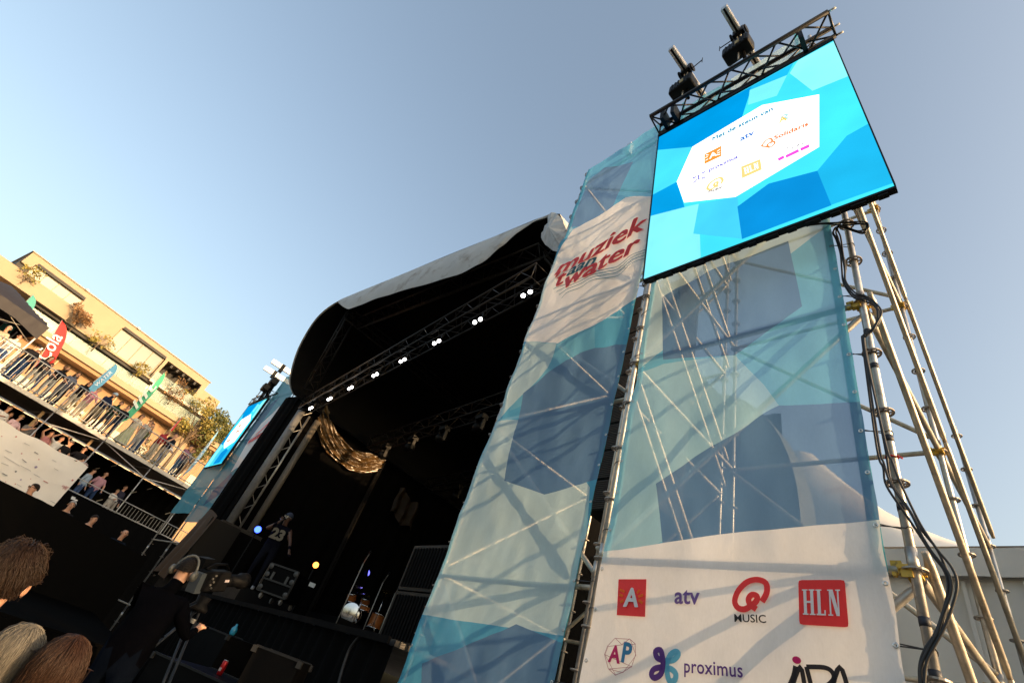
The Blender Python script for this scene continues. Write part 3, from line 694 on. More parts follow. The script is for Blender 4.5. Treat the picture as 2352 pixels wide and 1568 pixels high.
# ---- cable loom on the near pole
zG = Zoom(2060, 500, 4.354); zH = Zoom(2050, 1087, 2.53)
loom = thing('cable_loom', (R0.x, R0.y - .05, 0), 'loops of black cables strapped along the grey pole nearest the camera', 'cable')
base = [(zG, p) for p in ((-880, 330), (-600, 300), (-200, 268), (0, 252), (230, 245), (440, 250), (468, 290), (430, 332), (330, 322), (160, 275), (112, 330), (150, 405), (195, 560), (215, 720), (228, 880), (320, 1015), (430, 1055), (540, 1112), (603, 1215), (575, 1320), (525, 1395), (445, 1450), (425, 1568))]
low = [(zH, p) for p in ((395, 40), (430, 170), (465, 290), (575, 470), (650, 600), (740, 720), (810, 840), (838, 960), (800, 1120), (760, 1230), (690, 1330), (655, 1440), (655, 1600))]
for k in range(4):
    pts = []
    for i, (z, p) in enumerate(base + low):
        jx, jy = random.uniform(-1, 1), random.uniform(-1, 1); q = z(p[0] + jx * 16 - k * (17 if z is zH else 9) + 18, p[1] + jy * 14 + k * 9)
        pts.append(tuple(at(q[0], q[1], Y=3.17 + .025 * (k % 2) + (-.02 if z is zG and i < 8 else 0))))
    if k == 3: pts = pts[9:]
    m = MB(); m.tube(spline(pts, 5), .0068, 6); m.build('cable', RUBBER, loom, True)
for zz, c in ((5.0, RUBBER), (4.65, RUBBER), (4.33, RUBBER), (3.75, RUBBER), (3.3, RUBBER), (2.7, RUBBER), (2.47, RUBBER), (2.36, RUBBER)):
    m = MB(); m.lathe((R0.x, R0.y, zz), [(.0262, -.022), (.027, 0), (.0262, .022)], 12); m.build('tape_band', mat('blue-black tape', (.015, .02, .035), .6), loom, True)
m = MB(); rc_ = [(R0.x + .034 * cos(a) , R0.y + .03 * sin(a), 3.62 + .006 * sin(2 * a)) for a in [2 * pi * i / 14 for i in range(15)]]; m.tube(rc_, .005, 6); m.tube([(R0.x + .03, R0.y - .02, 3.62), (R0.x + .055, R0.y - .03, 3.59)], .005, 5); m.build('red_strap', mat('red strap', (.6, .03, .03), .6), loom)

# ================================================================ line array behind the gap, marquee and arch tent behind the towers
la = thing('line_array', (-3.62, 4.35, 0), 'black line array loudspeaker column seen in the gap between the two mesh banners', 'loudspeaker')
for k in range(9):
    zc = 4.15 + k * .40
    m = MB(); m.box((-3.62, 4.5, zc), (1.0, .5, .385)); m.build('cabinet', BLACKM, la)
    m = MB()
    for i in range(14): m.box((-3.62, 4.244, zc - .17 + i * .026), (.92, .008, .014))
    m.build('grille', mat('grille steel', (.055, .045, .04), .5, .4), la)
m = MB(); m.tube([(-3.62, 4.5, 7.7), (-3.62, 4.5, 10.9)], .03, 8); m.build('flying_chain', GALVD, la)
TENTM = mat('white tent vinyl', (.70, .68, .64), .55, var=.06, scale=1.5, bump=.12, bscale=6)
mq = thing('marquee', (-1, 12.5, 0), 'white pagoda marquee with peaked roof behind the right hand tower', 'marquee')
ez, ty = 4.1 + CAMZ, 10.
m = MB(); m.grid(lambda u, v: (-7 + 15 * u, ty + .05 * sin(u * 60), ez - .02 - (ez + .0) * v), 60, 2); m.build('wall', TENTM, mq, True)
m = MB(); m.box((.5, ty - .05, 3.72 + CAMZ), (15, .03, .05)); m.build('keder_rail', ALU, mq)
m = MB()
for k in range(6): m.box((-7 + 3 * k, ty - .06, ez / 2), (.06, .05, ez))
m.build('wall_post', ALU, mq)
def pagoda(u, v):                                   # concave peak
    x, y = -7 + 15 * u, ty - .15 + 6 * v; r = min(1, abs(x + 4.2) / 3.7); return (x, y, ez + .06 + (3.0 * (1 - r) ** 2.0 + .10) * min(1, v / .14) * (1 - .3 * v))
for k in range(9): m = MB(); m.box((-6.2 + 1.5 * k, ty - .035, (ez - .4) / 2), (.05, .02, ez - .45)); m.build('wall_seam', TENTM, mq)
m = MB(); m.grid(pagoda, 50, 16); m.build('roof', TENTM, mq, True)
m = MB(); m.grid(lambda u, v: (-7 + 15 * u, ty - .16 + .012 * sin(u * 150), ez + .03 - .42 * v), 100, 2); m.build('valance', TENTM, mq, True)
ar = MB(); pts = [(-7.6, 0)] + [(-5.6 + 2.0 * cos(a), 6.2 + 3.1 * sin(a)) for a in [pi - pi * i / 24 for i in range(25)]] + [(-3.6, 0)]
ar.slab([(x, 9.1, z) for x, z in pts], .7, (0, 1, 0))
solo('arched_backdrop', ar, mat('dark blue grey vinyl', (.09, .11, .12), .6), 'dark arched backdrop seen faintly through the sponsor banner', 'backdrop')
# ================================================================ people
SKIN = mat('skin', (.52, .28, .18), .55, var=.08, scale=20)
SKIND = mat('dark skin', (.10, .05, .032), .5, var=.08, scale=20)
_cloth = {}
def cloth(c):
    k = tuple(round(x, 3) for x in c)
    if k not in _cloth: _cloth[k] = mat('cloth %d' % len(_cloth), c, .85, var=.18, scale=9, bump=.25, bscale=30, spec=.06 if max(c) > .03 else .015)
    return _cloth[k]
def seg_d(p, a, b):
    ab = b - a; t = max(0, min(1, (p - a).dot(ab) / max(1e-9, ab.length_squared))); return (p - (a + ab * t)).length
POSES = {  # (elbow, hand) for right arm then left arm, in body metres at 1.75 m tall: x right, y forward, z up
    'down': ((.27, -.02, 1.14), (.27, .06, .88), (-.27, -.02, 1.14), (-.27, .06, .88)),
    'rail': ((.29, .10, 1.17), (.20, .33, 1.10), (-.29, .10, 1.17), (-.18, .33, 1.10)),
    'phone': ((.27, .16, 1.20), (.08, .30, 1.40), (-.27, .16, 1.20), (-.06, .30, 1.36)),
    'mouth': ((.26, .18, 1.18), (.03, .20, 1.50), (-.25, .10, 1.14), (.08, .22, 1.14)),
    'cross': ((.26, .12, 1.17), (-.06, .24, 1.20), (-.26, .12, 1.17), (.07, .26, 1.16)),
    'wave': ((.36, .08, 1.55), (.30, .14, 1.85), (-.27, .10, 1.16), (-.20, .30, 1.12)),
    'hands_head': ((.40, .06, 1.55), (.17, .06, 1.78), (-.40, .06, 1.55), (-.17, .06, 1.78)),
    'hand_back': ((.30, -.08, 1.16), (.16, -.18, .98), (-.27, .06, 1.15), (-.25, .20, .95)),
    'drink': ((.28, .14, 1.18), (.14, .30, 1.28), (-.28, .02, 1.14), (-.26, .10, .9)),
    'mic': ((.30, .20, 1.26), (.07, .19, 1.50), (-.34, .06, 1.18), (-.42, .20, 1.00)),
    'camera': ((.30, .16, 1.22), (.22, .44, 1.28), (-.28, .18, 1.16), (-.16, .46, 1.10)),
}
def person(loc, face, label, h=1.72, pose='down', top=(.6, .6, .6), bottom=(.08, .1, .16), hair=(.05, .03, .02), skin=None, sleeve='short', long_hair=False, bald=False,
           collar=1.475, glasses=None, cap=None, skirt=None, shoes=(.3, .3, .3), girth=1., lean=0., group=None, head_turn=0., detail=1, head_tilt=0.):
    """one continuous figure standing at loc and facing the angle face (radians, from +X)"""
    loc = V3(loc); k = h / 1.75; sk = skin or SKIN; g = girth
    t = thing('person', loc, label, 'person', group)
    q = Matrix.Rotation(face - pi / 2, 3, 'Z')
    stance = random.Random(label)
    re, rh, le, lh = [V3(p) + V3((stance.uniform(-.03, .03), stance.uniform(-.04, .04), stance.uniform(-.04, .05))) for p in POSES[pose]]
    head_turn += stance.uniform(-.35, .35) if abs(head_turn) < .01 else 0; head_tilt += stance.uniform(-.12, .08)
    J = []; E = []; Rr = []
    def j(p, r, par=None):
        p = V3(p)
        if p.z > .95: p = p + V3((0, lean * (p.z - .95), 0))
        J.append(p); Rr.append(r if hasattr(r, '__len__') else (r, r))
        if par is not None: E.append((par, len(J) - 1))
        return len(J) - 1
    pel = j((0, 0, .95), (.165 * g, .125 * g)); sp = j((0, .005, 1.14), (.145 * g, .11 * g), pel); ch = j((0, .0, 1.33), (.165 * g, .115 * g), sp)
    nb = j((0, -.005, 1.46), (.075, .07), ch); nk = j((0, .012, 1.53), (.053, .056), nb)
    hd0 = j((0, .03, 1.60), (.062, .078), nk); hd1 = j((0, .022, 1.67), (.074, .094), hd0); hd2 = j((0, .012, 1.735), (.055, .068), hd1)
    for s, el, ha in ((1, re, rh), (-1, le, lh)):
        sh = j((.165 * s * (1 + (g - 1) * .5), -.005, 1.405), .075 * (.5 + .5 * g), ch); m_ = V3((.18 * s, 0, 1.37)).lerp(el, .5); up = j(m_, .052 * g, sh); e = j(el, .043, up)
        w = j(el.lerp(ha, .86), (.028, .026), e); d = (ha - el).normalized(); pm = j(ha + d * .03, (.036, .02), w)
        if detail:
            x = d.cross(V3((0, 0, 1))); x = x.normalized() if x.length > .1 else V3((1, 0, 0)); cu = d.cross(x)
            for f in range(4):
                o = x * (-.027 + .018 * f); L = (.06, .075, .07, .055)[f]
                f1 = j(ha + d * .075 + o, .0095, pm); j(ha + d * (.075 + L * .55) + o * 1.1 + cu * -.012, .0085, f1)
            th = j(ha + d * .03 + x * .05 * s, .0105, pm); j(ha + d * .065 + x * .062 * s, .009, th)
        ky, fy_, fx_ = stance.uniform(-.04, .10), stance.uniform(-.07, .09), stance.uniform(-.02, .06)
        hp = j((.095 * s, 0, .88), (.088 * g, .095 * g), pel); kn = j(((.105 + fx_ * .5) * s, .025 + ky, .50), .058, hp); an = j(((.105 + fx_) * s, -.01 + fy_, .10), .042, kn); j(((.12 + fx_ * 1.2) * s, .12 + fy_, .045), (.042, .034), an)
    me = bpy.data.meshes.new('figure'); me.from_pydata([tuple(p) for p in J], E, []); ob = bpy.data.objects.new('figure', me); COL.objects.link(ob)
    md = ob.modifiers.new('skin', 'SKIN'); md.use_smooth_shade = True
    sv = me.skin_vertices[0].data
    for i, r in enumerate(Rr): sv[i].radius = r; sv[i].use_root = (i == 0)
    md2 = ob.modifiers.new('sub', 'SUBSURF'); md2.levels = md2.render_levels = 1
    dg = bpy.context.evaluated_depsgraph_get(); bm_ = bpy.data.meshes.new_from_object(ob.evaluated_get(dg)); bpy.data.objects.remove(ob)
    mats = [sk, cloth(top), cloth(bottom), cloth(shoes)]
    for m in mats: bm_.materials.append(m)
    lo = [(V3(a), V3(b)) for a, b in ((re, rh), (le, lh))]; ln = lambda p: p + V3((0, lean * (p.z - .95), 0)) if p.z > .95 else p
    lo = [(ln(a), ln(b)) for a, b in lo]
    for p in bm_.polygons:
        c = p.center; i = 1
        dl = min(seg_d(c, a, b) for a, b in lo)
        if dl < .062:
            i = 0 if (sleeve == 'short' or min((c - b).length for a, b in lo) < .085) else 1
            for a, b in lo:
                if sleeve == 'none' and (c - a).length < .12: i = 0
        elif c.z > collar + lean * .5 and abs(c.x) < .12: i = 0
        elif c.z < .115: i = 3
        elif c.z < .97: i = 2
        if sleeve == 'none' and abs(c.x) > .20 and c.z > 1.1: i = 0
        p.material_index = i
    hq = Matrix.Rotation(head_turn, 3, 'Z') @ Matrix.Rotation(head_tilt, 3, 'X'); hc = ln(V3((0, .015, 1.60)))
    for v in bm_.vertices:
        p = v.co
        if p.z > 1.55 and abs(p.x) < .14 and (p - hc).length < .2 and pose not in ('hands_head',): v.co = hc + hq @ (p - hc)
    for v in bm_.vertices: v.co = q @ (v.co * k)
    o = bpy.data.objects.new('body', bm_); COL.objects.link(o); o.parent = t; ORG[o] = loc
    bm_.polygons.foreach_set('use_smooth', [True] * len(bm_.polygons))
    def hp_(p): return loc + q @ ((hc + hq @ (ln(V3(p)) - hc)) * k)
    # hair
    if not bald:
        m = MB(); n = 14
        def hf(u, v):
            a = 2 * pi * u; b = (pi * .56) * v; fr = .5 + .5 * sin(a)
            b = b * (1 - .42 * fr ** 1.5); r = 1 + .06 * fbm(cos(a) * 3, sin(a) * 3, v * 4 + h)
            return hp_((.086 * r * sin(b) * cos(a), .012 + .104 * r * sin(b) * sin(a), 1.665 + .115 * r * cos(b)))
        m.grid(hf, n, 7)
        if long_hair:
            def lf(u, v):
                a = pi + pi * u if True else 0; w_ = .085 + .03 * sin(v * 2.5); return hp_((w_ * cos(a) * 1.02, .0 + .09 * sin(a) - .02 * v, 1.70 - .36 * v + .01 * sin(u * 20)))
            m.grid(lf, 12, 6)
        m.build('hair', cloth(hair) if False else mat('hair %.3f %.3f' % (hair[0], hair[1]), hair, .6, var=.3, scale=25, bump=.6, bscale=70, spec=.12), t, True)
    if detail:
        for s in (-1, 1): m = MB(); m.lathe(hp_((.03 * s, .108, 1.668)), [(.002, -.004), (.011, 0), (.002, .005)], 6, q @ V3((0, 1, 0))); m.build('eye', mat('eye dark', (.02, .015, .012), .2), t)
        m = MB(); m.tube([hp_((0, .104, 1.668)), hp_((0, .122, 1.635)), hp_((0, .106, 1.628))], [.008, .013, .006], 6); m.build('nose', sk, t, True)
        m = MB(); m.tube([hp_((-.025, .098, 1.600)), hp_((0, .106, 1.598)), hp_((.025, .098, 1.600))], [.004, .007, .004], 5); m.build('mouth', mat('lips', (.35, .1, .09), .5), t, True)
        for s in (-1, 1): m = MB(); m.lathe(hp_((.078 * s, .0, 1.645)), [(.004, -.012), (.022, 0), (.028, .006), (.012, .010)], 8, q @ V3((s, -.3, 0))); m.build('ear', sk, t, True)
    if glasses:
        m = MB(); gm = mat('sunglasses', (.015, .013, .012), .15) if glasses == 'dark' else mat('pale glasses frame', (.7, .68, .6), .4)
        for s in (-1, 1): m.lathe(hp_((.034 * s, .112, 1.668)), [(.022, -.003), (.026, .002), (.02, .006)], 10, q @ V3((0, 1, 0))); m.tube([hp_((.06 * s, .10, 1.67)), hp_((.08 * s, .0, 1.672))], .004, 5)
        m.build('sunglasses', gm, t)
    if cap:
        m = MB(); m.grid(lambda u, v: hp_((.093 * sin(pi * .5 * v) * cos(2 * pi * u), .012 + .112 * sin(pi * .5 * v) * sin(2 * pi * u), 1.685 + .115 * cos(pi * .5 * v))), 14, 5)
        m.grid(lambda u, v: hp_((.085 * cos(pi * u) * (1 - .2 * v), .10 * sin(pi * u) + .02 + .09 * v * sin(pi * u), 1.690 - .012 * v)), 8, 2); m.build('cap', cloth(cap), t, True)
    if skirt:
        m = MB()
        def sf(u, v):
            a = 2 * pi * u; r = .15 + .16 * v + .018 * sin(a * 9) * v; return loc + q @ (V3((r * cos(a), r * .85 * sin(a), 1.0 - .78 * v)) * k)
        m.grid(sf, 40, 8); m.build('skirt', cloth(skirt), t, True)
    t['_hand'] = 0
    del t['_hand']
    return t, (lambda p: loc + q @ (ln(V3(p)) * k))

# ================================================================ stage
STG = 2.1
sf = thing('stage', (-12, 8, 0), 'wide black stage platform with a skirted front under the canopy', 'stage')
for i in range(13):
    for j in range(5):
        m = MB(); m.box((-5.9 - i, 4.2 + j * 2, STG - .03), (.995, 1.995, .06)); m.build('deck_panel', mat('black stage ply', (.005, .005, .0055), .5, var=.3, scale=3), sf)
m = MB(); m.grid(lambda u, v: (-18.4 + 13.05 * u, 3.17 + .03 * sin(u * 230) + .02 * sin(u * 71), STG - .02 - (STG - .04) * v), 200, 3); m.build('front_skirt', BLACKC, sf, True)
m = MB(); m.box((-11.9, 3.09, STG - .03), (13.1, .03, .07)); m.build('edge_trim', mat('dark edge trim', (.004, .004, .0045), .7, spec=.04), sf)
# side and rear drapes
def drape(name, a, b, z0, z1, fold, amp, label, mt=BLACKC, n=150):
    a, b = V3(a), V3(b); d = (b - a); L = d.length; d /= L; nn = V3((-d.y, d.x, 0)); m = MB()
    def f(u, v):
        w = amp * sin(u * L * fold + 1.3 * sin(u * L * fold * .37)) * (.35 + .65 * v) + .25 * amp * sin(u * L * fold * 2.7 + 2); return a + d * (L * u) + nn * w + V3((0, 0, z1 + (z0 - z1) * v))
    m.grid(f, n, 8); return solo(name, m, mt, label, 'drape', smooth=True)
drape('rear_drape', (-19.5, 13.2, 0), (-5.6, 13.2, 0), STG, 11.4, 6, .10, 'black cloth closing the back of the stage')
drape('stage_drape', (-18.75, 6.9, 0), (-18.75, 13.2, 0), STG, 9.6, 7, .08, 'black side cloth at the back left of the stage behind the drum kit')
drape('stage_drape', (-5.75, 13.1, 0), (-5.6, 3.78, 0), .0, 9.9, 6, .06, 'unseen black side cloth at the right end of the stage, cut to shade the interior')  # unseen behind the banner; its height is set to shade the lower stage
SATIN = mat('satin tinted sun gold', (.10, .055, .015), .24, var=.2, scale=5, bump=.7, bscale=9, spec=.9)  # black cloth; the gold of the low sun is put into its base colour
drape('stage_drape', (-18.6, 3.3, 0), (-18.6, 7.35, 0), STG, 9.4, 5, .05, 'black side cloth between the left column and the thin stage pole', BLACKC)
m = MB()
def swag(u, v):                                     # gathered roll of cloth catching the low sun
    y = 4.25 + 3.15 * u; c = -.75 * (1 - (2 * u - 1) ** 2); a = pi * v; r = .30 + .08 * fbm(u * 3, v * 2, 3.) ; w = .06 * sin(v * 26 + 9 * u * u + 3 * fbm(u * 2.5, v, 1.)) + .03 * sin(v * 61 - 14 * u)
    return (-18.5 + (r * .55 + w) * sin(a), y, 8.80 + c - .40 * u + (r + w * .5) * cos(a) * 1.25)
m.grid(swag, 90, 70); solo('gathered_drape', m, SATIN, 'gathered swag of shiny cloth coloured with the gold of low sun, upper left stage wall', 'drape', smooth=True)
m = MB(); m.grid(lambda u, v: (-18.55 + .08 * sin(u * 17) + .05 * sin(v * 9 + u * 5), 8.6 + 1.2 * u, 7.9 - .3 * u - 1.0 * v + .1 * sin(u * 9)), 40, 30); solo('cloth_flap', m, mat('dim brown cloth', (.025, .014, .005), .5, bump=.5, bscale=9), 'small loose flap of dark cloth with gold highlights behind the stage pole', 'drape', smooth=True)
# thin stage pole with base
POLEM = mat('dull grey pole', (.014, .0135, .013), .6, spec=.1)
sp_ = thing('stage_pole', (-18.5, 7.4, STG), 'grey upright truss pole at the left of the stage, lit near its top', 'pole')
for dx, dy in ((-.06, 0), (.06, 0), (0, .10)):
    m = MB(); m.tube([(-18.5 + dx, 7.4 + dy, STG), (-18.5 + dx, 7.4 + dy, 9.0)], .03, 8); m.build('chord', POLEM, sp_, True)
for k in range(23):
    for (a, b) in (((-.06, 0), (.06, 0)), ((.06, 0), (0, .10))):
        z = STG + .2 + .3 * k; m = MB(); a, b = (a, b) if k % 2 else (b, a); m.tube([(-18.5 + a[0], 7.4 + a[1], z), (-18.5 + b[0], 7.4 + b[1], z + .3)], .009, 5); m.build('lacing', POLEM, sp_)
m = MB(); m.box((-18.5, 7.4, STG + .05), (.6, .6, .1)); m.build('base_plate', BLACKM, sp_)

# ---- canopy roof
UND = mat('black roof lining', (.004, .004, .0042), .85, bump=.2, bscale=4, spec=.15)
COVER = mat('grey canopy vinyl', (.46, .47, .46), .6, var=.10, scale=2.5, bump=.18, bscale=5, dirt=(.20, .16, .12), dscale=1.8)
rf = thing('stage_canopy', (-12, 8, 9), 'grey vinyl stage canopy with black lining and a curling front valance', 'canopy')
A = at(783, 688, X=-16.3); B = at(1268, 491, Z=9.6 + CAMZ)
rim = [at(672, 905, X=-18.35), at(664, 880, X=-18.55), at(668, 850, X=-18.5), at(684, 800, X=-18.3), at(715, 745, X=-17.7), at(745, 712, X=-17.0), A]
for f in (.2, .4, .6, .8): rim.append(A.lerp(B, f) + V3((0, 0, .06 * sin(f * pi) - .03 * (f == .4))))
rim += [B, at(1292, 510, X=-6.35), at(1303, 540, X=-6.15), at(1306, 600, X=-6.05)]
rim = [V3(p) for p in spline([tuple(p) for p in rim], 3)]
nR = len(rim); yb = 13.0
def cover(u, v, off=0.):
    x = u * (nR - 1); i = min(int(x), nR - 2); p = rim[i].lerp(rim[i + 1], x - i); c = V3((-11.8, 0, 7.5)); d = V3((p.x - c.x, 0, p.z - c.z)); d = d / d.length
    y = p.y + (yb - p.y) * v; sag = -.10 * abs(sin(v * 4 * pi)) ** .7 * 0; return V3((p.x, y, p.z - .5 * v + sag)) - d * off
m = MB(); m.grid(lambda u, v: cover(u, v) if (u < .80 or v < .02) else cover(u, v * .28), nR - 1, 10); m.build('roof_cover', COVER, rf, True)  # right wing cut short: an added opening that lets low sun reach the swag
m = MB(); m.grid(lambda u, v: cover(u, v * .995 + .004, .10) if u < .80 else cover(u, v * .27 + .004, .10), nR - 1, 10); m.build('lining', UND, rf, True)
# valance along the front edge: bottom edge bulges, then rolls up toward the peak
top_, bot_ = [], []
vn = (B - A).cross(V3((0, 0, 1))).normalized()
botpx = [(776, 694), (790, 706), (806, 712), (830, 703), (870, 688), (920, 673), (980, 657), (1040, 641), (1085, 622), (1120, 600), (1150, 573), (1180, 545), (1210, 520), (1240, 505), (1266, 497)]
bp3 = [on_plane(x, y, A - vn * 0 + V3((0, 0, 0)), vn) for x, y in botpx]
bp3 = [V3(p) for p in spline([tuple(p) for p in bp3], 4)]
nb_ = len(bp3) - 1
sgn = -1 if vn.y > 0 else 1
def val(u, v):
    x = u * nb_; i = min(int(x), nb_ - 1); b = bp3[i].lerp(bp3[i + 1], x - i); t_ = A.lerp(B, u) + V3((0, 0, .02)); t_ = A.lerp(B, max(0, min(1, (b - A).dot((B - A).normalized()) / (B - A).length))) + V3((0, 0, .03))
    p = t_.lerp(b, v); hgt = (t_ - b).length
    bul = .28 * hgt * sin(pi * v * .8) + .03 * sin(u * 60 + v * 4) * v + .05 * fbm(u * 9, v * 2, 2.) * v
    return p + vn * sgn * bul * .35
m = MB(); m.grid(val, nb_, 12); m.build('valance', COVER, rf, True)
m = MB(); m.grid(lambda u, v: V3(val(u, v)) - vn * sgn * .03, nb_, 12); m.build('valance_lining', UND, rf, True)
m = MB(); fl = [on_plane(x, y, B + V3((0, -.35, 0)), V3((0, 1, 0))) for x, y in ((1262, 491), (1276, 489), (1292, 503), (1302, 530), (1305, 575), (1290, 584), (1270, 576), (1252, 562), (1243, 545), (1248, 530), (1258, 512))]
cc = sum(fl, V3()) / len(fl)
for i in range(len(fl)):
    a, b = fl[i], fl[(i + 1) % len(fl)]; mid = (a + b) / 2; m.add([cc + V3((0, -.16, 0)), a, mid + V3((0, -.03, 0)), b], [(0, 1, 2), (0, 2, 3)])
m.build('corner_flap', COVER, rf)
# roof lattice
RTM = mat('dull roof truss', (.022, .021, .02), .5, .5)
K0 = at(797, 716, X=-16.2); K1 = at(698, 892, X=-17.75)
ux = V3((.34, .05, .10)); uy = V3((0, .34, 0))
truss('roof_truss', K1, K0, [V3(), V3((.36, 0, .18)), V3((.18, .34, .05))], .028, .011, .42, 'sloping lattice truss at the left front corner under the canopy', 'roof trusses', RTM)
truss('roof_truss', K0, K0 + V3((0, 8.0, -.3)), [V3(), V3((.4, 0, 0)), V3((.2, 0, -.4))], .028, .011, .45, 'lattice truss running upstage from the left canopy corner', 'roof trusses', RTM)
truss('roof_truss', B + V3((-.6, .5, -.5)), B + V3((-.6, 8.0, -.8)), [V3(), V3((.4, 0, 0)), V3((.2, 0, -.4))], .028, .011, .45, 'lattice truss running upstage from the right canopy corner', 'roof trusses', RTM)
truss('roof_truss', K0 + V3((.3, .4, -.1)), B + V3((-.6, .3, -.4)), [V3(), V3((0, .4, 0)), V3((0, .2, -.4))], .028, .011, .5, 'lattice truss along the front under the canopy valance', 'roof trusses', RTM)
LZ = 6.45 + CAMZ; LY = 3.62
truss('lamp_truss', (-18.2, LY, LZ + .22), (-5.9, LY, LZ + .22), [V3((0, -.2, 0)), V3((0, .2, 0)), V3((0, .2, .4)), V3((0, -.2, .4))], .026, .010, .45, 'long box truss carrying the row of bright paired stage lamps', 'lighting trusses', RTM)
for yy, zz, w in ((6.6, LZ + .3, 'middle'), (9.6, LZ + .1, 'rear')):
    truss('lamp_truss', (-18.2, yy, zz), (-6.2, yy, zz), [V3((0, -.2, 0)), V3((0, .2, 0)), V3((0, .2, .4)), V3((0, -.2, .4))], .026, .010, .6, 'dark box truss across the %s of the stage roof' % w, 'lighting trusses', RTM)
LENS = glow('lamp glow', (1, .97, .95), (), 5.)
lampsx = [at(x, y, Y=LY) for x, y in ((1210, 675), (1097, 737), (1003, 786), (925, 828), (862, 861), (805, 891), (757, 916), (714, 937), (684, 956))]
names = ['nearest', 'second', 'third', 'fourth', 'middle fifth', 'sixth', 'seventh', 'eighth', 'farthest']
for i, p in enumerate(lampsx):
    t = thing('stage_lamp', p, 'pair of round white stage lamps, %s along the front truss from the red lettered banner' % (names[i] if i not in (4,) else 'fifth'), 'stage lamp', 'paired lamps on the front truss')
    tod = V3((.62, -.72, -.32)).normalized()
    for s in (-1, 1):
        c = p + V3((s * .10, 0, 0)); m = MB(); m.lathe(c, [(.045, -.13), (.070, -.08), (.072, .0), (.062, .004)], 14, tod); m.build('housing', BLACKM, t, True)
        m = MB(); m.lathe(c + tod * .006, [(.001, .004), (.046, .0)], 14, tod, cap=False); m.build('lens', LENS, t, True)
    m = MB(); m.bar(p + V3((-.2, .06, 0)), p + V3((.2, .06, 0)), .03); m.bar(p + V3((0, .06, 0)), p + V3((0, .06, .28)), .03); m.build('yoke', BLACKM, t)
# dark moving lights under the trusses
for i, (x, y, z) in enumerate([(-16.8 + 1.9 * k, 6.6, LZ + .28) for k in range(6)] + [(-15.9 + 2.1 * k, 9.6, LZ + .08) for k in range(5)]):
    t = thing('moving_light', (x, y, z - .6), 'unlit black moving head lamp hanging under the %s roof truss' % ('middle' if i < 6 else 'rear'), 'stage lamp', 'unlit moving lights middle' if i < 6 else 'unlit moving lights rear')
    m = MB(); m.box((x, y, z - .10), (.34, .22, .14)); m.build('base', BLACKM, t)
    for s in (-1, 1): m = MB(); m.box((x + s * .17, y, z - .34), (.05, .10, .36)); m.build('arm', BLACKM, t)
    m = MB(); m.lathe((x, y, z - .42), [(.07, -.2), (.13, -.14), (.14, .05), (.11, .16)], 12, (.2, -.7, -.6)); m.build('head', BLACKM, t, True)
# left roof column on its plinth
XC = -17.9
cl = thing('roof_column', (XC, 3.9, 0), 'pale lattice roof column with cloth wrapped uprights at the left of the stage', 'column')
zb = 2.36 + CAMZ; WRAP = mat('grey wrap cloth', (.17, .175, .18), .6, var=.2, scale=5, bump=.8, bscale=14)
for (y, r, mm, nm) in ((3.52, .13, WRAP, 'wrapped_upright'), (3.86, .035, GALV, 'upright'), (4.2, .11, mat('buff upright', (.14, .125, .105), .6, var=.1), 'upright')):
    m = MB(); m.tube([(XC, y, zb), (XC, y, 8.2)], r, 12); m.build(nm, mm, cl, True)
for k in range(12):
    m = MB(); a, b = (3.55, 3.86) if k % 2 else (3.86, 3.55); m.tube([(XC, a, zb + .1 + .35 * k), (XC, b, zb + .45 + .35 * k)], .012, 5); m.build('lacing', GALV, cl)
m = MB(); m.box((XC, 3.9, zb - .06), (.7, 1.3, .12)); m.build('base_frame', RTM, cl)
m = MB(); m.box((XC, 3.9, zb / 2 - .06), (1.0, 1.2, zb - .12)); solo('black_plinth', m, BLACKC, 'black clad plinth carrying the pale roof column', 'plinth')
m = MB()
def scrim(u, v):
    x = -18.9 + 1.9 * u; return (x + .05 * sin(v * 5), 2.95 - .25 * v + .06 * sin(u * 22) * v - .12 * sin(pi * u), zb + .15 - .55 * abs(u - .45) ** 1.6 - 1.9 * v)
m.grid(scrim, 50, 24); solo('cloth_cover', m, mat('brown black scrim', (.05, .024, .008), .8, bump=.4, bscale=12), 'dark brown cloth thrown over equipment in front of the left column', 'cover', smooth=True)
m = MB(); m.box((-18.0, 3.02 + .3, 2.0), (1.75, .9, 3.9)); solo('speaker_stack', m, BLACKM, 'black loudspeaker stack under the brown cloth at the left of the stage', 'loudspeaker')
drape('stage_drape', (-18.35, 3.45, 0), (-19.7, 3.1, 0), 1.0, 9.0, 6, .05, 'narrow dark cloth between the left column and the far banner')

# ================================================================ far tower: screen, banner, beams
fy = radians(5)
FU = V3((cos(fy), sin(fy), 0)); FN = FU.cross(V3((0, 0, 1)))
FC = V3((-22.1, 2.63, 4.45 + 2.93 / 2 + CAMZ))
cx = 0
fpol = screen_polys(spl, zS)
led_screen(FC, FU, V3((0, 0, 1)), FN, 2.13, 2.93, fpol, 'video screen seen edge on at the far left tower beyond the stage', 'video picture')
for (a, b, w) in (((-.35, .35), (.0, .35), .1), ((-.1, .05), (.3, .05), .09), ((-.45, -.35), (-.05, -.33), .1)):
    m = MB(); pf = Plane(FC, FU, (0, 0, 1)); put_line(m, pf, [a, b], w, .004); o_ = m.build('slide_logo', EM('rust', S(240, 145, 85)), None); o_.parent = [o for o in bpy.data.objects if o.name.startswith('display')][-1]; o_.location = -ORG[o_.parent]
fa, fb = FC + V3((0, 0, 1.555)) - FU * 1.07, FC + V3((0, 0, 1.555)) + FU * 1.1
truss('lifting_truss', fa, fb, [FN * .05, FN * .05 + V3((0, 0, .26)), FN * -.2 + V3((0, 0, .3))], .024, .009, .27, 'short black truss along the top of the far screen', 'lifting trusses')
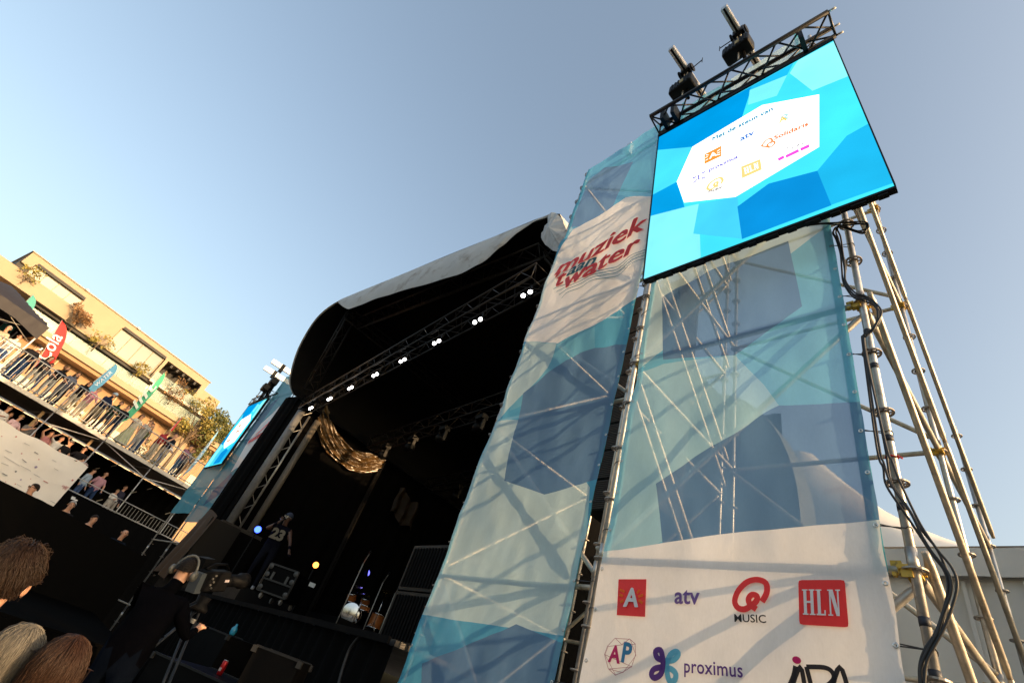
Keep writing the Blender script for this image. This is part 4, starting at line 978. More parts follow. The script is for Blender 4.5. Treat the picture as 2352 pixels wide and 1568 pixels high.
for k, (xb, nm) in enumerate(((-22.55, 'outer'), (-21.5, 'inner'))):
    zb_ = 9.35 + CAMZ - .35; t = thing('lifting_beam', (xb, 3.4, zb_), 'sunlit lifting beam jutting out at the %s side of the far tower' % nm, 'beam', 'lifting beams')
    m = MB(); m.box((xb, 2.1 + 1.4, zb_), (.09, 2.9, .2)); m.build('profile', ALU, t)
    h = thing('chain_hoist', (xb, 2.63, zb_ - 1.2), 'dark chain hoist hanging at the %s side of the far tower' % nm, 'chain hoist', 'chain hoists')
    m = MB(); m.box((xb, 2.55, zb_ - .05), (.2, .14, .34)); m.build('beam_clamp', BLACKM, h)
    m = MB(); m.tube([(xb, 2.6, zb_ - .1), (xb, 2.6, zb_ - .6)], .02, 6); m.build('hook', BLACKM, h)
    m = MB(); m.box((xb, 2.6, zb_ - .75), (.42, .3, .3)); o = m.build('motor_body', BLACKM, h); bv = o.modifiers.new('bevel', 'BEVEL'); bv.width = .04; bv.segments = 2
    m = MB(); m.tube([(xb + .1, 2.65, zb_ - .9), (xb + .14, 2.68, zb_ - 1.5)], .07, 8); m.build('chain_bag', BLACKC, h)
FBa, FBb = V3((-21.45, 2.88, 0)), V3((-19.5, 3.18, 0))
fu = (FBb - FBa).normalized(); ff = thing('scaffold_tower', (-20.5, 4, 0), 'scaffold tower behind the far banner at the left end of the stage', 'scaffold tower')
fw_ = V3((-fu.y, fu.x, 0))
for i, p in enumerate((FBa - fu * 2.1, FBa, FBb)):
    for k in range(2): standard(ff, pz(p + fw_ * (2.2 * k + .06), 0), pz(p + fw_ * (2.2 * k + .06), 10.2), .8, n=8)
for z in (1.3, 3.3, 5.3, 7.3, 9.3):
    for k in range(2): rod(ff, 'ledger', pz(FBa - fu * 2.1 + fw_ * (2.2 * k + .06), z), pz(FBb + fw_ * (2.2 * k + .06), z), squash=False, n=6)
    for p in (FBa, FBb): rod(ff, 'ledger', pz(p + fw_ * .06, z), pz(p + fw_ * 2.26, z), squash=False, n=6)
    rod(ff, 'diagonal_brace', pz(FBb + fw_ * .1, z), pz(FBb + fw_ * 2.2, z + 1.9), n=6)
fpl = Plane(FBa, fu, (0, 0, 1))
zK = Zoom(450, 850, 3.135)
kq = lambda *pts: [fpl.st(zK(*q)) for q in pts]
fm_ = mesh_fabric('printed mesh, far', (.07, .30, .40), [
    ((.05, .15, .28), kq((790, 430), (690, 540), (560, 760), (480, 860), (640, 560))), (WHT, kq((795, 510), (810, 520), (640, 800), (560, 930), (400, 1030), (530, 800), (640, 650))),
    ((.05, .13, .25), kq((400, 1040), (440, 1100), (330, 1190), (180, 1300), (260, 1180)))], see=.06, trans=.4)
m = MB(); m.grid(lambda u, v: fpl.w(1.97 * u, 4.0 + 6.4 * v, .03 * fbm(u * 2, v * 8, 4.)), 12, 60)
fbn = solo('event_banner', m, fm_, 'far banner with red lettering, seen at a slant left of the stage', 'banner', smooth=True)
uvl = fbn.data.uv_layers.new(name='UVMap')
for lp in fbn.data.loops:
    q = fbn.data.vertices[lp.vertex_index].co - FBa; uvl.data[lp.index].uv = (q.dot(fu), q.z)
m = MB(); put_text(m, fpl, 'muziek', kq((590, 760))[0], kq((715, 645))[0], .9, .03, .3, lift=.03); put_text(m, fpl, 'water', kq((530, 820))[0], kq((650, 745))[0], 1., .03, .3, lift=.03); m.build('lettering', RED, fbn)
m = MB(); put_text(m, fpl, 'aan', kq((590, 770))[0], kq((635, 745))[0], .9, .02, .3, lift=.03); m.build('lettering', TEALI, fbn)
for k in range(9):
    m = MB(); m.box(fpl.w(1.98, 2.5 + .9 * k, 0), (.10, .05, .06)); m.build('clamp', BLACKM, fbn)
# second panel under the far screen
m = MB(); pf = Plane(FBa - fu * 2.1, fu, (0, 0, 1)); m.grid(lambda u, v: pf.w(2.05 * u, 4.3 + 5.1 * v, .03 * fbm(u * 2, v * 8, 9.)), 12, 50); solo('sponsor_banner', m, mesh_fabric('printed mesh, plain teal', (.08, .36, .46), see=.06, trans=.4), 'teal mesh banner behind and below the far screen', 'banner', smooth=True)

# ================================================================ things on the stage
dj, djp = person((-13.9, 3.92, STG + .35), radians(-25), 'performer in dark number 23 jersey and white framed glasses holding a microphone', 1.86, 'mic', (.006, .0065, .012), (.008, .009, .014), (.015, .012, .01), SKIND, 'none', glasses='pale', cap=(.05, .06, .09), girth=1.15, head_turn=-.5)
m = MB(); c = djp((0, .142, 1.22)); dq = radians(-25); pd = Plane(c, (cos(dq - pi / 2), sin(dq - pi / 2), 0) if False else (-sin(dq), cos(dq), 0), (0, 0, 1))
if pd.n.dot(V3((1, -1, 0))) < 0: pd = Plane(c, -pd.eu, (0, 0, 1))
put_text(m, pd, '23', (-.17, -.10), (.16, -.10), 1., .05, lift=.02); m.build('jersey_number', mat('cream print', (.16, .14, .10), .7), dj)
mc = thing('microphone', djp((.07, .22, 1.52)), 'black hand microphone held by the performer', 'microphone'); m = MB(); a = djp((.07, .20, 1.50)); b = djp((.02, .16, 1.62)); m.tube([a + (a - b), a, b], [.012, .014, .018], 8); m.build('handle', BLACKM, mc, True); m = MB(); m.lathe(b, [(.015, -.02), (.027, .0), (.022, .02)], 8); m.build('grille', GALVD, mc, True)
m = MB(); m.box((-13.9, 4.1, STG + .175), (2.0, 1.2, .35)); solo('riser', m, BLACKM, 'low black riser the performer stands on', 'riser')
# flight case booth
z5 = Zoom(450, 1250, 3.4317)
cy = 3.35
cs = [on_plane(*z5(*q), V3((-11.6, cy, 3)), V3((.72, -.69, 0))) for q in ((800, 520), (1010, 640), (915, 870), (680, 750))]
fc = thing('flight_case', sum(cs, V3()) / 4 - V3((0, 0, .8)), 'black flight case on wheels with metal corners in front of the performer', 'flight case')
nn = V3((.72, -.69, 0)).normalized(); eh = (cs[1] - cs[0]); eh.z = 0; eh.normalize()
W_ = ((cs[1] - cs[0]).dot(eh) + (cs[2] - cs[3]).dot(eh)) / 2; zt = (cs[0].z + cs[1].z) / 2; zl = (cs[2].z + cs[3].z) / 2; zl = max(STG + .18, zl); c0 = (cs[0] + cs[1]) / 2
Mf = Matrix((eh, nn, V3((0, 0, 1)))).transposed()
m = MB(); m.box(V3((c0.x, c0.y, (zt + zl) / 2)) - nn * .35, (W_, .7, zt - zl), Mf); m.build('body', mat('black case laminate', (.003, .003, .0033), .6, spec=.05), fc)
m = MB()
for zz in (zt, zl + .22, zl): m.bar(V3((c0.x, c0.y, zz)) - eh * W_ / 2 + nn * .006, V3((c0.x, c0.y, zz)) + eh * W_ / 2 + nn * .006, .03, .03)
for s in (-1, 1): m.bar(V3((c0.x, c0.y, zl)) + eh * s * W_ / 2 + nn * .005, V3((c0.x, c0.y, zt)) + eh * s * W_ / 2 + nn * .005, .03, .03)
m.build('edge_profile', mat('case edge aluminium', (.03, .029, .028), .5, .3), fc)
for s in (-1, 1):
    for zz in (zt - .05, zl + .06, zl + .30): m = MB(); m.lathe(V3((c0.x, c0.y, zz)) + eh * s * (W_ / 2 - .04) + nn * .012, [(.05, 0), (.05, .01), (.02, .018)], 10, nn); m.build('corner', mat('case corner', (.07, .068, .065), .5, .4), fc)
for s in (-.25, .25): m = MB(); m.box(V3((c0.x, c0.y, (zt + zl) / 2 + .05)) + eh * s * W_ + nn * .012, (.05, .02, .14), Mf); m.build('latch', mat('case corner', (.07, .068, .065), .5, .4), fc)
for s in (-1, 1):
    for e in (.08, .62): m = MB(); m.lathe(V3((c0.x, c0.y, zl - .07)) + eh * s * (W_ / 2 - .1) - nn * e, [(.05, -.02), (.06, 0), (.05, .02)], 10, eh); m.build('castor', mat('castor grey', (.25, .25, .25), .5), fc)
# small lit lamps standing on the stage
def floor_lamp(px, Y, colr, strength, label, r=.10):
    p = at(*px, Y=Y); t = thing('floor_lamp', (p.x, p.y, STG), label, 'stage lamp'); d = (V3((0, 0, CAMZ)) - p).normalized(); d = (d + V3((.2, 0, 0))).normalized()
    m = MB(); m.lathe(p, [(r * .8, -.2), (r * 1.15, -.1), (r * 1.15, -.01), (r * 1.05, .0)], 14, d); m.build('housing', BLACKM, t, True)
    m = MB(); m.lathe(p + d * .003, [(.001, .006), (r, .0)], 14, d, cap=False); m.build('lens', glow('lens ' + label[:9], colr, (), strength), t)
    m = MB(); m.tube([(p.x, p.y, STG), (p.x, p.y, p.z - .1)], .02, 6); m.build('stand', BLACKM, t)
    L = bpy.data.lights.new('lamp_' + label.split()[1], 'SPOT'); L.energy = 4 * strength / 6; L.color = colr; L.spot_size = radians(120); L.shadow_soft_size = .08
    lo_ = bpy.data.objects.new('lamp_light', L); COL.objects.link(lo_); lo_.parent = t; lo_.location = p + d * .05 - ORG[t]; lo_.rotation_euler = d.to_track_quat('-Z', 'Y').to_euler()
    return t
floor_lamp(z5(668, 250), 3.7, (.03, .07, 1.), 3.2, 'bright blue lamp glowing left of the performer', .085)
floor_lamp(z5(1165, 555), 4.6, (1, .20, .03), 3.2, 'small orange lamp glowing beside the flight case', .065)
floor_lamp(z5(1598, 622), 8.9, (.14, .14, 1.), 1., 'round violet lamp glowing above the drum kit', .13)
# paper notice
m = MB(); c = [at(*z5(*q), Y=4.55) for q in ((1070, 678), (1165, 718), (1145, 752), (1058, 712))]; m.slab(c, .004, (0, 1, 0)); solo('paper_notice', m, mat('notice paper', (.6, .57, .5), .8), 'pale rectangular notice hanging beside the flight case', 'notice')
# drum kit on a riser
DX, DY, DZ = -17.3, 8.3, STG + .75
m = MB(); m.box((DX, DY + .2, STG + .375), (2.6, 2.2, .75)); solo('riser', m, BLACKM, 'black drum riser at the back of the stage', 'riser')
dk = thing('drum_kit', (DX, DY, DZ), 'drum kit with orange wooden shells and a white bass drum skin', 'drum kit')
WOOD = mat('amber drum shell', (.42, .13, .03), .3, var=.2, scale=6, coat=.6); CHR = mat('chrome', (.75, .75, .76), .15, 1.); HEADW = mat('drum skin', (.32, .32, .31), .6)
def drum(c, r, d, ax, head='head', nm='drum'):
    m = MB(); ax = V3(ax).normalized(); m.lathe(c, [(r, -d / 2), (r, d / 2)], 20, ax, cap=False); s = m.build(nm, WOOD, dk, True)
    for sg in (-1, 1):
        m = MB(); m.lathe(V3(c) + ax * sg * d / 2, [(.001, 0), (r, 0)], 20, ax, cap=False); m.build('head', HEADW, s)
        m = MB(); m.lathe(V3(c) + ax * sg * d / 2, [(r, -.02), (r + .015, -.015), (r + .015, .015), (r, .02)], 20, ax); m.build('hoop', CHR, s, True)
fd = V3((.80, -.60, 0))
drum(V3((DX, DY, DZ + .30)), .29, .45, fd, nm='bass_drum')
m = MB(); c = V3((DX, DY, DZ + .30)) + fd * .232; s_ = fd.cross(V3((0, 0, 1))); 
for a, b, r in ((-.02, -.08, .09), (.07, -.04, .07), (-.09, -.12, .06)): m.lathe(c + s_ * a + V3((0, 0, b)), [(.001, 0), (r, 0)], 9, fd, cap=False)
m.build('skin_emblem', mat('black emblem', (.02, .02, .02), .6), dk)
drum(V3((DX + .05, DY + .25, DZ + .78)), .15, .22, (.35, -.4, .85), nm='tom'); drum(V3((DX - .42, DY - .05, DZ + .80)), .16, .24, (.35, -.4, .85), nm='tom'); drum(V3((DX + .55, DY + .65, DZ + .33)), .22, .40, (0, 0, 1), nm='floor_tom'); drum(V3((DX + .5, DY + .1, DZ + .55)), .18, .14, (.1, -.1, 1), nm='snare')
for (x, y, z, r) in ((DX - .75, DY + .1, DZ + 1.15, .22), (DX + .75, DY + .5, DZ + 1.2, .24), (DX + .75, DY - .2, DZ + .85, .18)):
    m = MB(); m.tube([(x, y, DZ), (x, y, z)], .012, 6)
    for a in (0, 2.1, 4.2): m.tube([(x, y, DZ + .3), (x + .25 * cos(a), y + .25 * sin(a), DZ)], .009, 5)
    m.build('cymbal_stand', CHR, dk, True)
    m = MB(); m.lathe((x, y, z), [(.01, .02), (.06, .012), (r, 0)], 20, (.25, -.3, .9), cap=False); m.build('cymbal', mat('brass cymbal', (.6, .42, .15), .25, 1.), dk, True)
# microphone stands
for i, (px, Y) in enumerate(((z5(1330, 1075), 5.0), (z5(1600, 1040), 6.2), (z5(1760, 1010), 7.0))):
    p = at(*px, Y=Y); t = thing('microphone_stand', (p.x, p.y, STG), 'thin microphone stand %s the drum kit' % ('left of', 'in front of', 'right of')[i], 'stand', 'microphone stands'); m = MB(); m.tube([(p.x, p.y, STG), (p.x, p.y, STG + 1.45)], .011, 6); m.build('pole', GALVD, t, True)
    m = MB(); m.tube([(p.x, p.y, STG + 1.45), (p.x + .3, p.y - .1, STG + 1.62)], .009, 6); m.build('boom', GALVD, t, True)
    m = MB(); [m.tube([(p.x, p.y, STG + .2), (p.x + .28 * cos(a), p.y + .28 * sin(a), STG + .01)], .010, 5) for a in (.4, 2.5, 4.6)]; m.build('tripod', GALVD, t)
    m = MB(); m.lathe((p.x + .32, p.y - .11, STG + 1.63), [(.015, -.06), (.018, .02), (.025, .04), (.012, .07)], 8, (.9, -.3, .3)); m.build('microphone', BLACKM, t, True)
# loudspeaker stack at the right stage edge
pa = thing('loudspeaker_stack', (-6.4, 3.75, STG), 'black ribbed loudspeaker stack at the right stage edge beside the event banner', 'loudspeaker')
for k in range(2):
    m = MB(); m.box((-6.05, 4.0, STG + .3 + .6 * k), (.95, .8, .58)); m.build('cabinet', BLACKM, pa)
    m = MB()
    for i in range(12): m.box((-6.45 + .073 * i, 3.59, STG + .3 + .6 * k), (.03, .012, .5))
    m.build('grille', mat('grille steel', (.055, .045, .04), .5, .4) if False else mat('dark rib', (.003, .003, .003), .7, spec=.05), pa)
# stage cable hanging over the edge
m = MB(); m.tube(spline([tuple(at(*z5(*q), Y=3.12)) for q in ((1720, 1160), (1600, 1150), (1530, 1180), (1460, 1270), (1420, 1370), (1385, 1480), (1360, 1580))], 5), .018, 6); solo('stage_cable', m, RUBBER, 'black cable drooping over the stage edge below the drums', 'cable', smooth=True)
# ================================================================ grandstand on the left
GO = V3((-26.19, -4.81, 0)); GD = V3((-.39, .92, 0)).normalized(); GB = V3((-GD.y, GD.x, 0))
def G(u, b, z): return GO + GD * u + GB * b + V3((0, 0, z))
gs = thing('grandstand', G(4, 1.5, 0), 'two level scaffold viewing stand full of spectators on the left', 'grandstand')
PU = [-4.8, -2.55, -.3, 2.0, 4.2, 6.6, 8.9, 11.2]
for u in PU:
    for b in (0, 3.0): standard(gs, G(u, b, 0), G(u, b, 7.5 if b == 0 else 6.2), .55, n=8)
for i in range(len(PU) - 1):
    u0, u1 = PU[i], PU[i + 1]
    for b in (0., 3.):
        for z in (6.22, 5.72, 4.04, 2.0): rod(gs, 'ledger', G(u0, b, z), G(u1, b, z), squash=False, n=6, mt=GALV)
    for z in (6.15, 4.0): rod(gs, 'ledger', G(u0, 0, z), G(u0, 3, z), squash=False, n=6)
    rod(gs, 'diagonal_brace', G(u0, 2.9, 4.1), G(u1, 2.9, 6.1), n=6); 
    if i >= 3: rod(gs, 'diagonal_brace', G(u0, .06, 5.7) if i % 2 else G(u0, .06, 6.2), G(u1, .06, 6.2) if i % 2 else G(u1, .06, 5.75), n=6, mt=GALV)
    m = MB(); m.bar(G(u0 + .02, -.06, 6.27), G(u1 - .02, -.06, 6.27), .05, .16); m.build('edge_beam', mat('pale edge beam', (.52, .49, .43), .5, .3, var=.15, dirt=(.2, .17, .13)), gs)
    for k in range(9): m = MB(); m.bar(G(u0 + .01, .1 + .33 * k, 6.25), G(u1 - .01, .1 + .33 * k, 6.25), .31, .06); m.build('deck_plank', mat('deck plank', (.16, .13, .10), .8, var=.2), gs)
    for k in range(9): m = MB(); m.bar(G(u0 + .01, .2 + .33 * k, 3.52 if i > 3 else 3.9), G(u1 - .01, .2 + .33 * k, 3.52 if i > 3 else 3.9), .31, .06); m.build('deck_plank', mat('deck plank', (.16, .13, .10), .8, var=.2), gs)
    m = MB(); m.tube([G(u0, -.02, 7.5), G(u1, -.02, 7.5)], .024, 8); m.tube([G(u0, -.02, 6.45), G(u1, -.02, 6.45)], .02, 8); gr = m.build('guard_rail', GALV, gs, True)
    if i == 0: BAL = MB().tube([(0, 0, -.52), (0, 0, .52)], .0095, 6).mesh('baluster', GALV)
    n = int((u1 - u0) / .145)
    for k in range(1, n): link('baluster', BAL, gr, G(u0 + (u1 - u0) * k / n, -.02, 6.98))
    if i > 3:
        m = MB(); m.tube([G(u0, .0, 4.55), G(u1, .0, 4.55)], .02, 6); gr = m.build('guard_rail', GALV, gs, True)
        if i > 4:
            for k in range(1, 14): m2 = MB(); link('baluster', BAL, gr, G(u0 + (u1 - u0) * k / 14, .02, 4.2), scale=(1, 1, .55))
for u, z0, z1 in ((1.88, 4.9, 6.1), (4.02, 5.1, 6.1), (-.55, 4.6, 6.2)):
    m = MB(); m.bar(G(u, .5, z0), G(u, .5, z1), .26, .10); m.build('padded_post', mat('tan padding', (.36, .24, .12), .8, bump=.3), gs)
m = MB(); m.grid(lambda u, v: G(-5 + 16.3 * u, 2.86 + .05 * sin(u * 190), 6.1 - 6.1 * v), 160, 2); m.build('rear_cloth', BLACKC, gs, True)
m = MB(); m.grid(lambda u, v: G(4.3 + 7.0 * u, -.05 + .02 * sin(u * 90), 4.0 - 4.0 * v), 80, 2); m.build('front_cloth', BLACKC, gs, True)
m = MB(); m.grid(lambda u, v: G(-5 + 9.3 * u, -.05 + .02 * sin(u * 90), 3.34 - 3.34 * v), 80, 2); m.build('front_cloth', BLACKC, gs, True)
# sponsor sheet on the stand
WS = mat('white sheet', (.74, .70, .64), .7, var=.04, scale=2, bump=.15, bscale=3)
m = MB(); m.grid(lambda u, v: G(-5 + 9.4 * u, -.10 + .03 * fbm(u * 8, v * 2, 1.), 5.1 - .06 * sin(u * 20) ** 2 - 1.78 * v), 60, 10)
ws = solo('sponsor_sheet', m, WS, 'white sheet with small sponsor marks on the lower rail of the stand', 'banner', smooth=True)
zQ = Zoom(0, 1080, 7.128); gpl = Plane(G(0, -.135, 0), GD, (0, 0, 1))
if gpl.n.dot(GB) > 0: gpl = Plane(G(0, -.135, 0), -GD, (0, 0, 1)); 
gpl.n = -GB
gq = lambda x, y: gpl.st(zQ(x, y))
INKS = [mat('grey ink', (.42, .41, .39), .7), mat('red ink', (.5, .18, .16), .7), mat('violet ink', (.33, .28, .4), .7), mat('black ink', (.2, .2, .2), .7)]
for (x0, y0, x1, y1, k, w) in ((70, 430, 350, 600, 0, .03), (360, 590, 550, 690, 0, .03), (90, 315, 210, 370, 0, .04), (430, 190, 530, 240, 0, .03), (40, 730, 130, 775, 3, .05), (20, 545, 150, 595, 0, .03), (600, 745, 710, 800, 0, .03), (960, 640, 1040, 685, 0, .03), (930, 490, 1000, 530, 0, .03), (770, 860, 855, 905, 1, .05), (300, 925, 380, 970, 0, .03), (395, 480, 470, 540, 3, .04), (610, 350, 680, 390, 3, .05), (905, 1225, 985, 1265, 0, .04)):
    m = MB(); a, b = gq(x0, y0), gq(x1, y1); put_text(m, gpl, 'oneniesoan'[:max(4, int(9 * 1))], a, b, 1.3 * w / .04, .01) if False else put_line(m, gpl, [a, b], w * .55); m.build('printed_line', INKS[k], ws)
for (x, y, s, k) in ((285, 80, .13, 1), (30, 72, .08, 1), (640, 622, .17, 2), (280, 700, .14, 3), (385, 380, .10, 1), (690, 485, .09, 1), (100, 882, .08, 1), (272, 920, .09, 1), (1290, 855, .16, 1), (545, 830, .07, 1), (905, 1230, .06, 3), (370, 845, .10, 2)):
    m = MB(); c = gq(x, y); put_poly(m, gpl, arc(c[0], c[1], s * .28, s * .28, 45, 315, 3) if k != 2 else arc(c[0], c[1], s * .28, s * .28, 0, 330, 10)); m.build('printed_mark', INKS[k], ws)
m = MB(); put_text(m, gpl, 'ANTW', *sorted([gq(1095, 965), gq(1215, 1000)], key=lambda p: p[0] if gpl.eu.dot(GD) > 0 else p[0]), 1.2, .01); put_text(m, gpl, 'PR', *sorted([gq(1110, 1010), gq(1175, 1035)], key=lambda p: p[0]), 1.2, .01); m.build('printed_lettering', INKS[1], ws)
m = MB(); put_line(m, gpl, [gq(1265, 1150), gq(1330, 1175)], .07, .06); put_line(m, gpl, [gq(1255, 1175), gq(1370, 1215)], .05, .06); o = m.build('printed_lettering', mat('white ink', (.7, .7, .7), .7), gs)

# ---- black gazebo on the upper deck
gz = thing('gazebo', G(-2.0, 1.7, 6.3), 'black folding gazebo tent on the upper deck at the far left edge', 'tent')
GZM = mat('black gazebo cloth', (.020, .017, .020), .7, bump=.3, bscale=5)
def gzr(u, v):
    x, y = u * 2 - 1, v * 2 - 1; r = max(abs(x), abs(y)); return G(-1.95 + 1.65 * x, 1.7 + 1.55 * y, 8.72 + 1.0 * (1 - r) ** .75 - .10 * sin(pi * min(1, abs(x * y) + .2)) * (r < 1))
m = MB(); m.grid(gzr, 20, 20); m.build('roof', GZM, gz, True)
for nm, f in (('valance', lambda u, v: G(-3.6 + 3.3 * u, .15 - .01 * sin(u * 40), 8.74 - (.42 + .30 * max(0, u - .7) * 2.2) * v)), ('valance', lambda u, v: G(-.30, .15 + 3.1 * u, 8.74 - .45 * v)), ('valance', lambda u, v: G(-3.6 + 3.3 * u, 3.25, 8.74 - .42 * v))):
    m = MB(); m.grid(f, 30, 3); m.build(nm, GZM, gz, True)
for u, b in ((-.34, .2), (-3.5, .2), (-.34, 3.2), (-3.5, 3.2)): m = MB(); m.bar(G(u, b, 6.3), G(u, b, 8.7), .05); m.build('leg', mat('white leg', (.65, .65, .65), .5), gz)
for k in range(2):
    m = MB(); m.tube([G(-3.5, .25 + 2.9 * k, 8.5), G(-1.9, .25 + 2.9 * k, 7.9), G(-.4, .25 + 2.9 * k, 8.5)], .014, 6); m.tube([G(-3.5, .25 + 2.9 * k, 7.9), G(-1.9, .25 + 2.9 * k, 8.5), G(-.4, .25 + 2.9 * k, 7.9)], .014, 6); m.build('scissor_bar', GALVD, gz, True)
m = MB(); m.grid(lambda u, v: G(-3.6 + 3.2 * u, 3.22 + .03 * sin(u * 30), 8.4 - 2.1 * v), 30, 2); m.build('back_wall', GZM, gz, True)
# ---- feather flags
def flag(u0, z0, u1, z1, w, b, colr, label, text=None, tcol=(.8, .8, .8), flip=1, head=.32):
    t = thing('feather_flag', G(u0, b, 6.3), label, 'flag', 'feather flags on the stand')
    m = MB(); m.tube([G(u0, b, 6.3), G(u0, b, z0)] + [G(u0 + (u1 - u0) * f, b, z0 + (z1 - z0) * f) for f in (.5, 1)], [.018, .016, .013, .008], 6); m.build('mast', GALVD, t, True)
    def fs(u, v):
        f = u; wv = w * min(1, (f / .16) ** .8 if f < .16 else 1) * sqrt(max(0, 1 - max(0, (f - (1 - head)) / head) ** 2.2)); s = u0 + (u1 - u0) * f + flip * (wv * v) * (1 if 1 else 0)
        return G(s, b + .05 * sin(f * 7 + v * 2) * v + .015, z0 + (z1 - z0) * f - .06 * v * w)
    m = MB(); m.grid(fs, 30, 6); m.build('sail', cloth(colr) if False else mat('flag cloth %.2f %.2f %.2f' % colr, colr, .7, var=.06, scale=3, trans=0), t, True)
    if text:
        m = MB(); fp = Plane(G(u0, b - .02, 0), GD, (0, 0, 1)); fp.n = -GB
        a = (0 + (u1 - u0) * .34 + flip * w * .62, z0 + (z1 - z0) * .30); e = ((u1 - u0) * .74 + flip * w * .58, z0 + (z1 - z0) * .76)
        put_text(m, fp, text, a, e, min(1.1, 1.25 * w / .55) * (.55 if w == .30 else 1), .01, .2, lift=.06); m.build('lettering', mat('flag print %.2f' % tcol[0], tcol, .7), t)
flag(.72, 7.2, .02, 9.62, .52, 1.3, (.62, .02, .02), 'red feather flag with white script lettering beside the black gazebo', 'Cola')
flag(-.85, 8.0, -1.05, 10.35, .42, 3.2, (.06, .30, .26), 'teal feather flag rising behind the gazebo', 'o')
flag(2.62, 7.6, 2.82, 9.45, .34, 1.4, (.12, .38, .60), 'light blue feather flag with white lettering between spectators', 'WATER', (.75, .8, .85))
flag(4.66, 7.3, 4.72, 10.45, .30, 1.4, (.05, .36, .20), 'tall green feather flag with white script near the pergola', 'lift', (.6, .7, .65))
flag(6.68, 7.6, 6.78, 9.15, .10, 1.2, (.50, .02, .03), 'narrow red feather flag seen edge on', None)
flag(8.40, 6.6, 8.50, 9.45, .15, .6, (.20, .45, .65), 'slim pale blue feather flag nearest the far screen', 'WATER', (.75, .8, .85))

# ---- spectators
def gface(off): return atan2(-GB.y, -GB.x) + off
W_ = (.62, .60, .56); KH = (.34, .30, .22); JN = (.05, .09, .20); BLK = (.015, .015, .018)
blond, brown, dark, grey = (.42, .27, .10), (.12, .06, .025), (.022, .014, .010), (.38, .36, .34)
UP = [
    (-1.1, .55, 'man in beige shirt with fair grey hair under the gazebo', dict(h=1.80, pose='drink', top=(.46, .40, .30), bottom=KH, hair=grey, girth=1.15), -.9),
    (-.62, .5, 'man in white t-shirt leaning at the rail by the gazebo leg', dict(h=1.72, pose='rail', top=W_, bottom=JN, hair=brown, girth=1.12, lean=.15), -.5),
    (.02, .45, 'person in black t-shirt seen from behind in front of the red flag', dict(h=1.80, pose='hand_back', top=BLK, bottom=JN, hair=dark, girth=1.1), 2.7),
    (.62, .45, 'woman with long brown hair and sunglasses on head in dark jacket', dict(h=1.70, pose='cross', top=(.03, .03, .035), bottom=(.30, .30, .28), hair=brown, long_hair=True, sleeve='long'), .3),
    (.90, .8, 'dark haired child behind the rail in grey top', dict(h=1.55, pose='rail', top=(.14, .15, .18), bottom=JN, hair=dark), .2),
    (1.24, .4, 'woman with fair brown hair and black top leaning on the rail', dict(h=1.66, pose='rail', top=BLK, bottom=(.28, .29, .29), hair=(.26, .15, .06), long_hair=True, lean=.2), .2),
    (1.68, .4, 'woman in slate grey t-shirt with a shoulder strap at the rail', dict(h=1.70, pose='rail', top=(.10, .11, .15), bottom=(.12, .13, .15), hair=brown, long_hair=True, lean=.18), .25),
    (1.90, .9, 'woman with tied back hair and sunglasses behind the slate grey t-shirt', dict(h=1.66, pose='down', top=(.12, .10, .10), bottom=BLK, hair=brown, glasses='dark'), .2),
    (2.30, .4, 'woman with long black hair in black jacket with a beige bag', dict(h=1.66, pose='cross', top=BLK, bottom=(.36, .33, .27), hair=dark, long_hair=True, sleeve='long', lean=.1), .2),
    (2.70, .4, 'blonde woman in pink jacket and white scarf with beige trousers', dict(h=1.63, pose='rail', top=(.55, .24, .30), bottom=(.42, .36, .28), hair=blond, sleeve='long', lean=.15), .3),
    (3.26, .45, 'man in navy pullover and pale cap leaning on the rail', dict(h=1.80, pose='rail', top=(.012, .02, .05), bottom=(.26, .21, .14), hair=grey, cap=(.35, .45, .52), sleeve='long', girth=1.2, lean=.22), .45),
    (3.88, .6, 'man in dark green pullover looking down by the green flag', dict(h=1.70, pose='cross', top=(.02, .055, .035), bottom=(.04, .04, .05), hair=dark, sleeve='long', lean=.2), -.2),
    (4.20, .4, 'dark haired woman in black drinking beside the green flag', dict(h=1.70, pose='mouth', top=BLK, bottom=(.02, .03, .06), hair=dark, sleeve='long'), -.6),
    (4.94, .45, 'woman in cream blouse and long sage skirt with red sunglasses', dict(h=1.74, pose='drink', top=(.52, .47, .36), bottom=(.3, .3, .2), hair=brown, long_hair=True, glasses='dark', skirt=(.40, .42, .27)), .1),
    (5.44, .5, 'woman in patterned grey trousers shading her eyes with both hands', dict(h=1.74, pose='phone', top=(.30, .29, .26), bottom=(.28, .28, .27), hair=brown, glasses='dark', sleeve='none'), .2),
    (6.26, .4, 'person in dark red top and beige trousers leaning at the rail', dict(h=1.72, pose='rail', top=(.26, .03, .04), bottom=(.38, .33, .25), hair=blond, sleeve='long', girth=1.15, lean=.2), .45),
    (6.78, .5, 'bearded man in black polo shirt with a hand at his mouth', dict(h=1.86, pose='mouth', top=(.012, .014, .02), bottom=(.32, .27, .20), hair=dark, girth=1.1), .2),
    (7.72, .5, 'man in striped mauve t-shirt and blue shorts near the far screen', dict(h=1.76, pose='cross', top=(.20, .10, .15), bottom=(.03, .08, .16), hair=dark, lean=.1), .5),
]
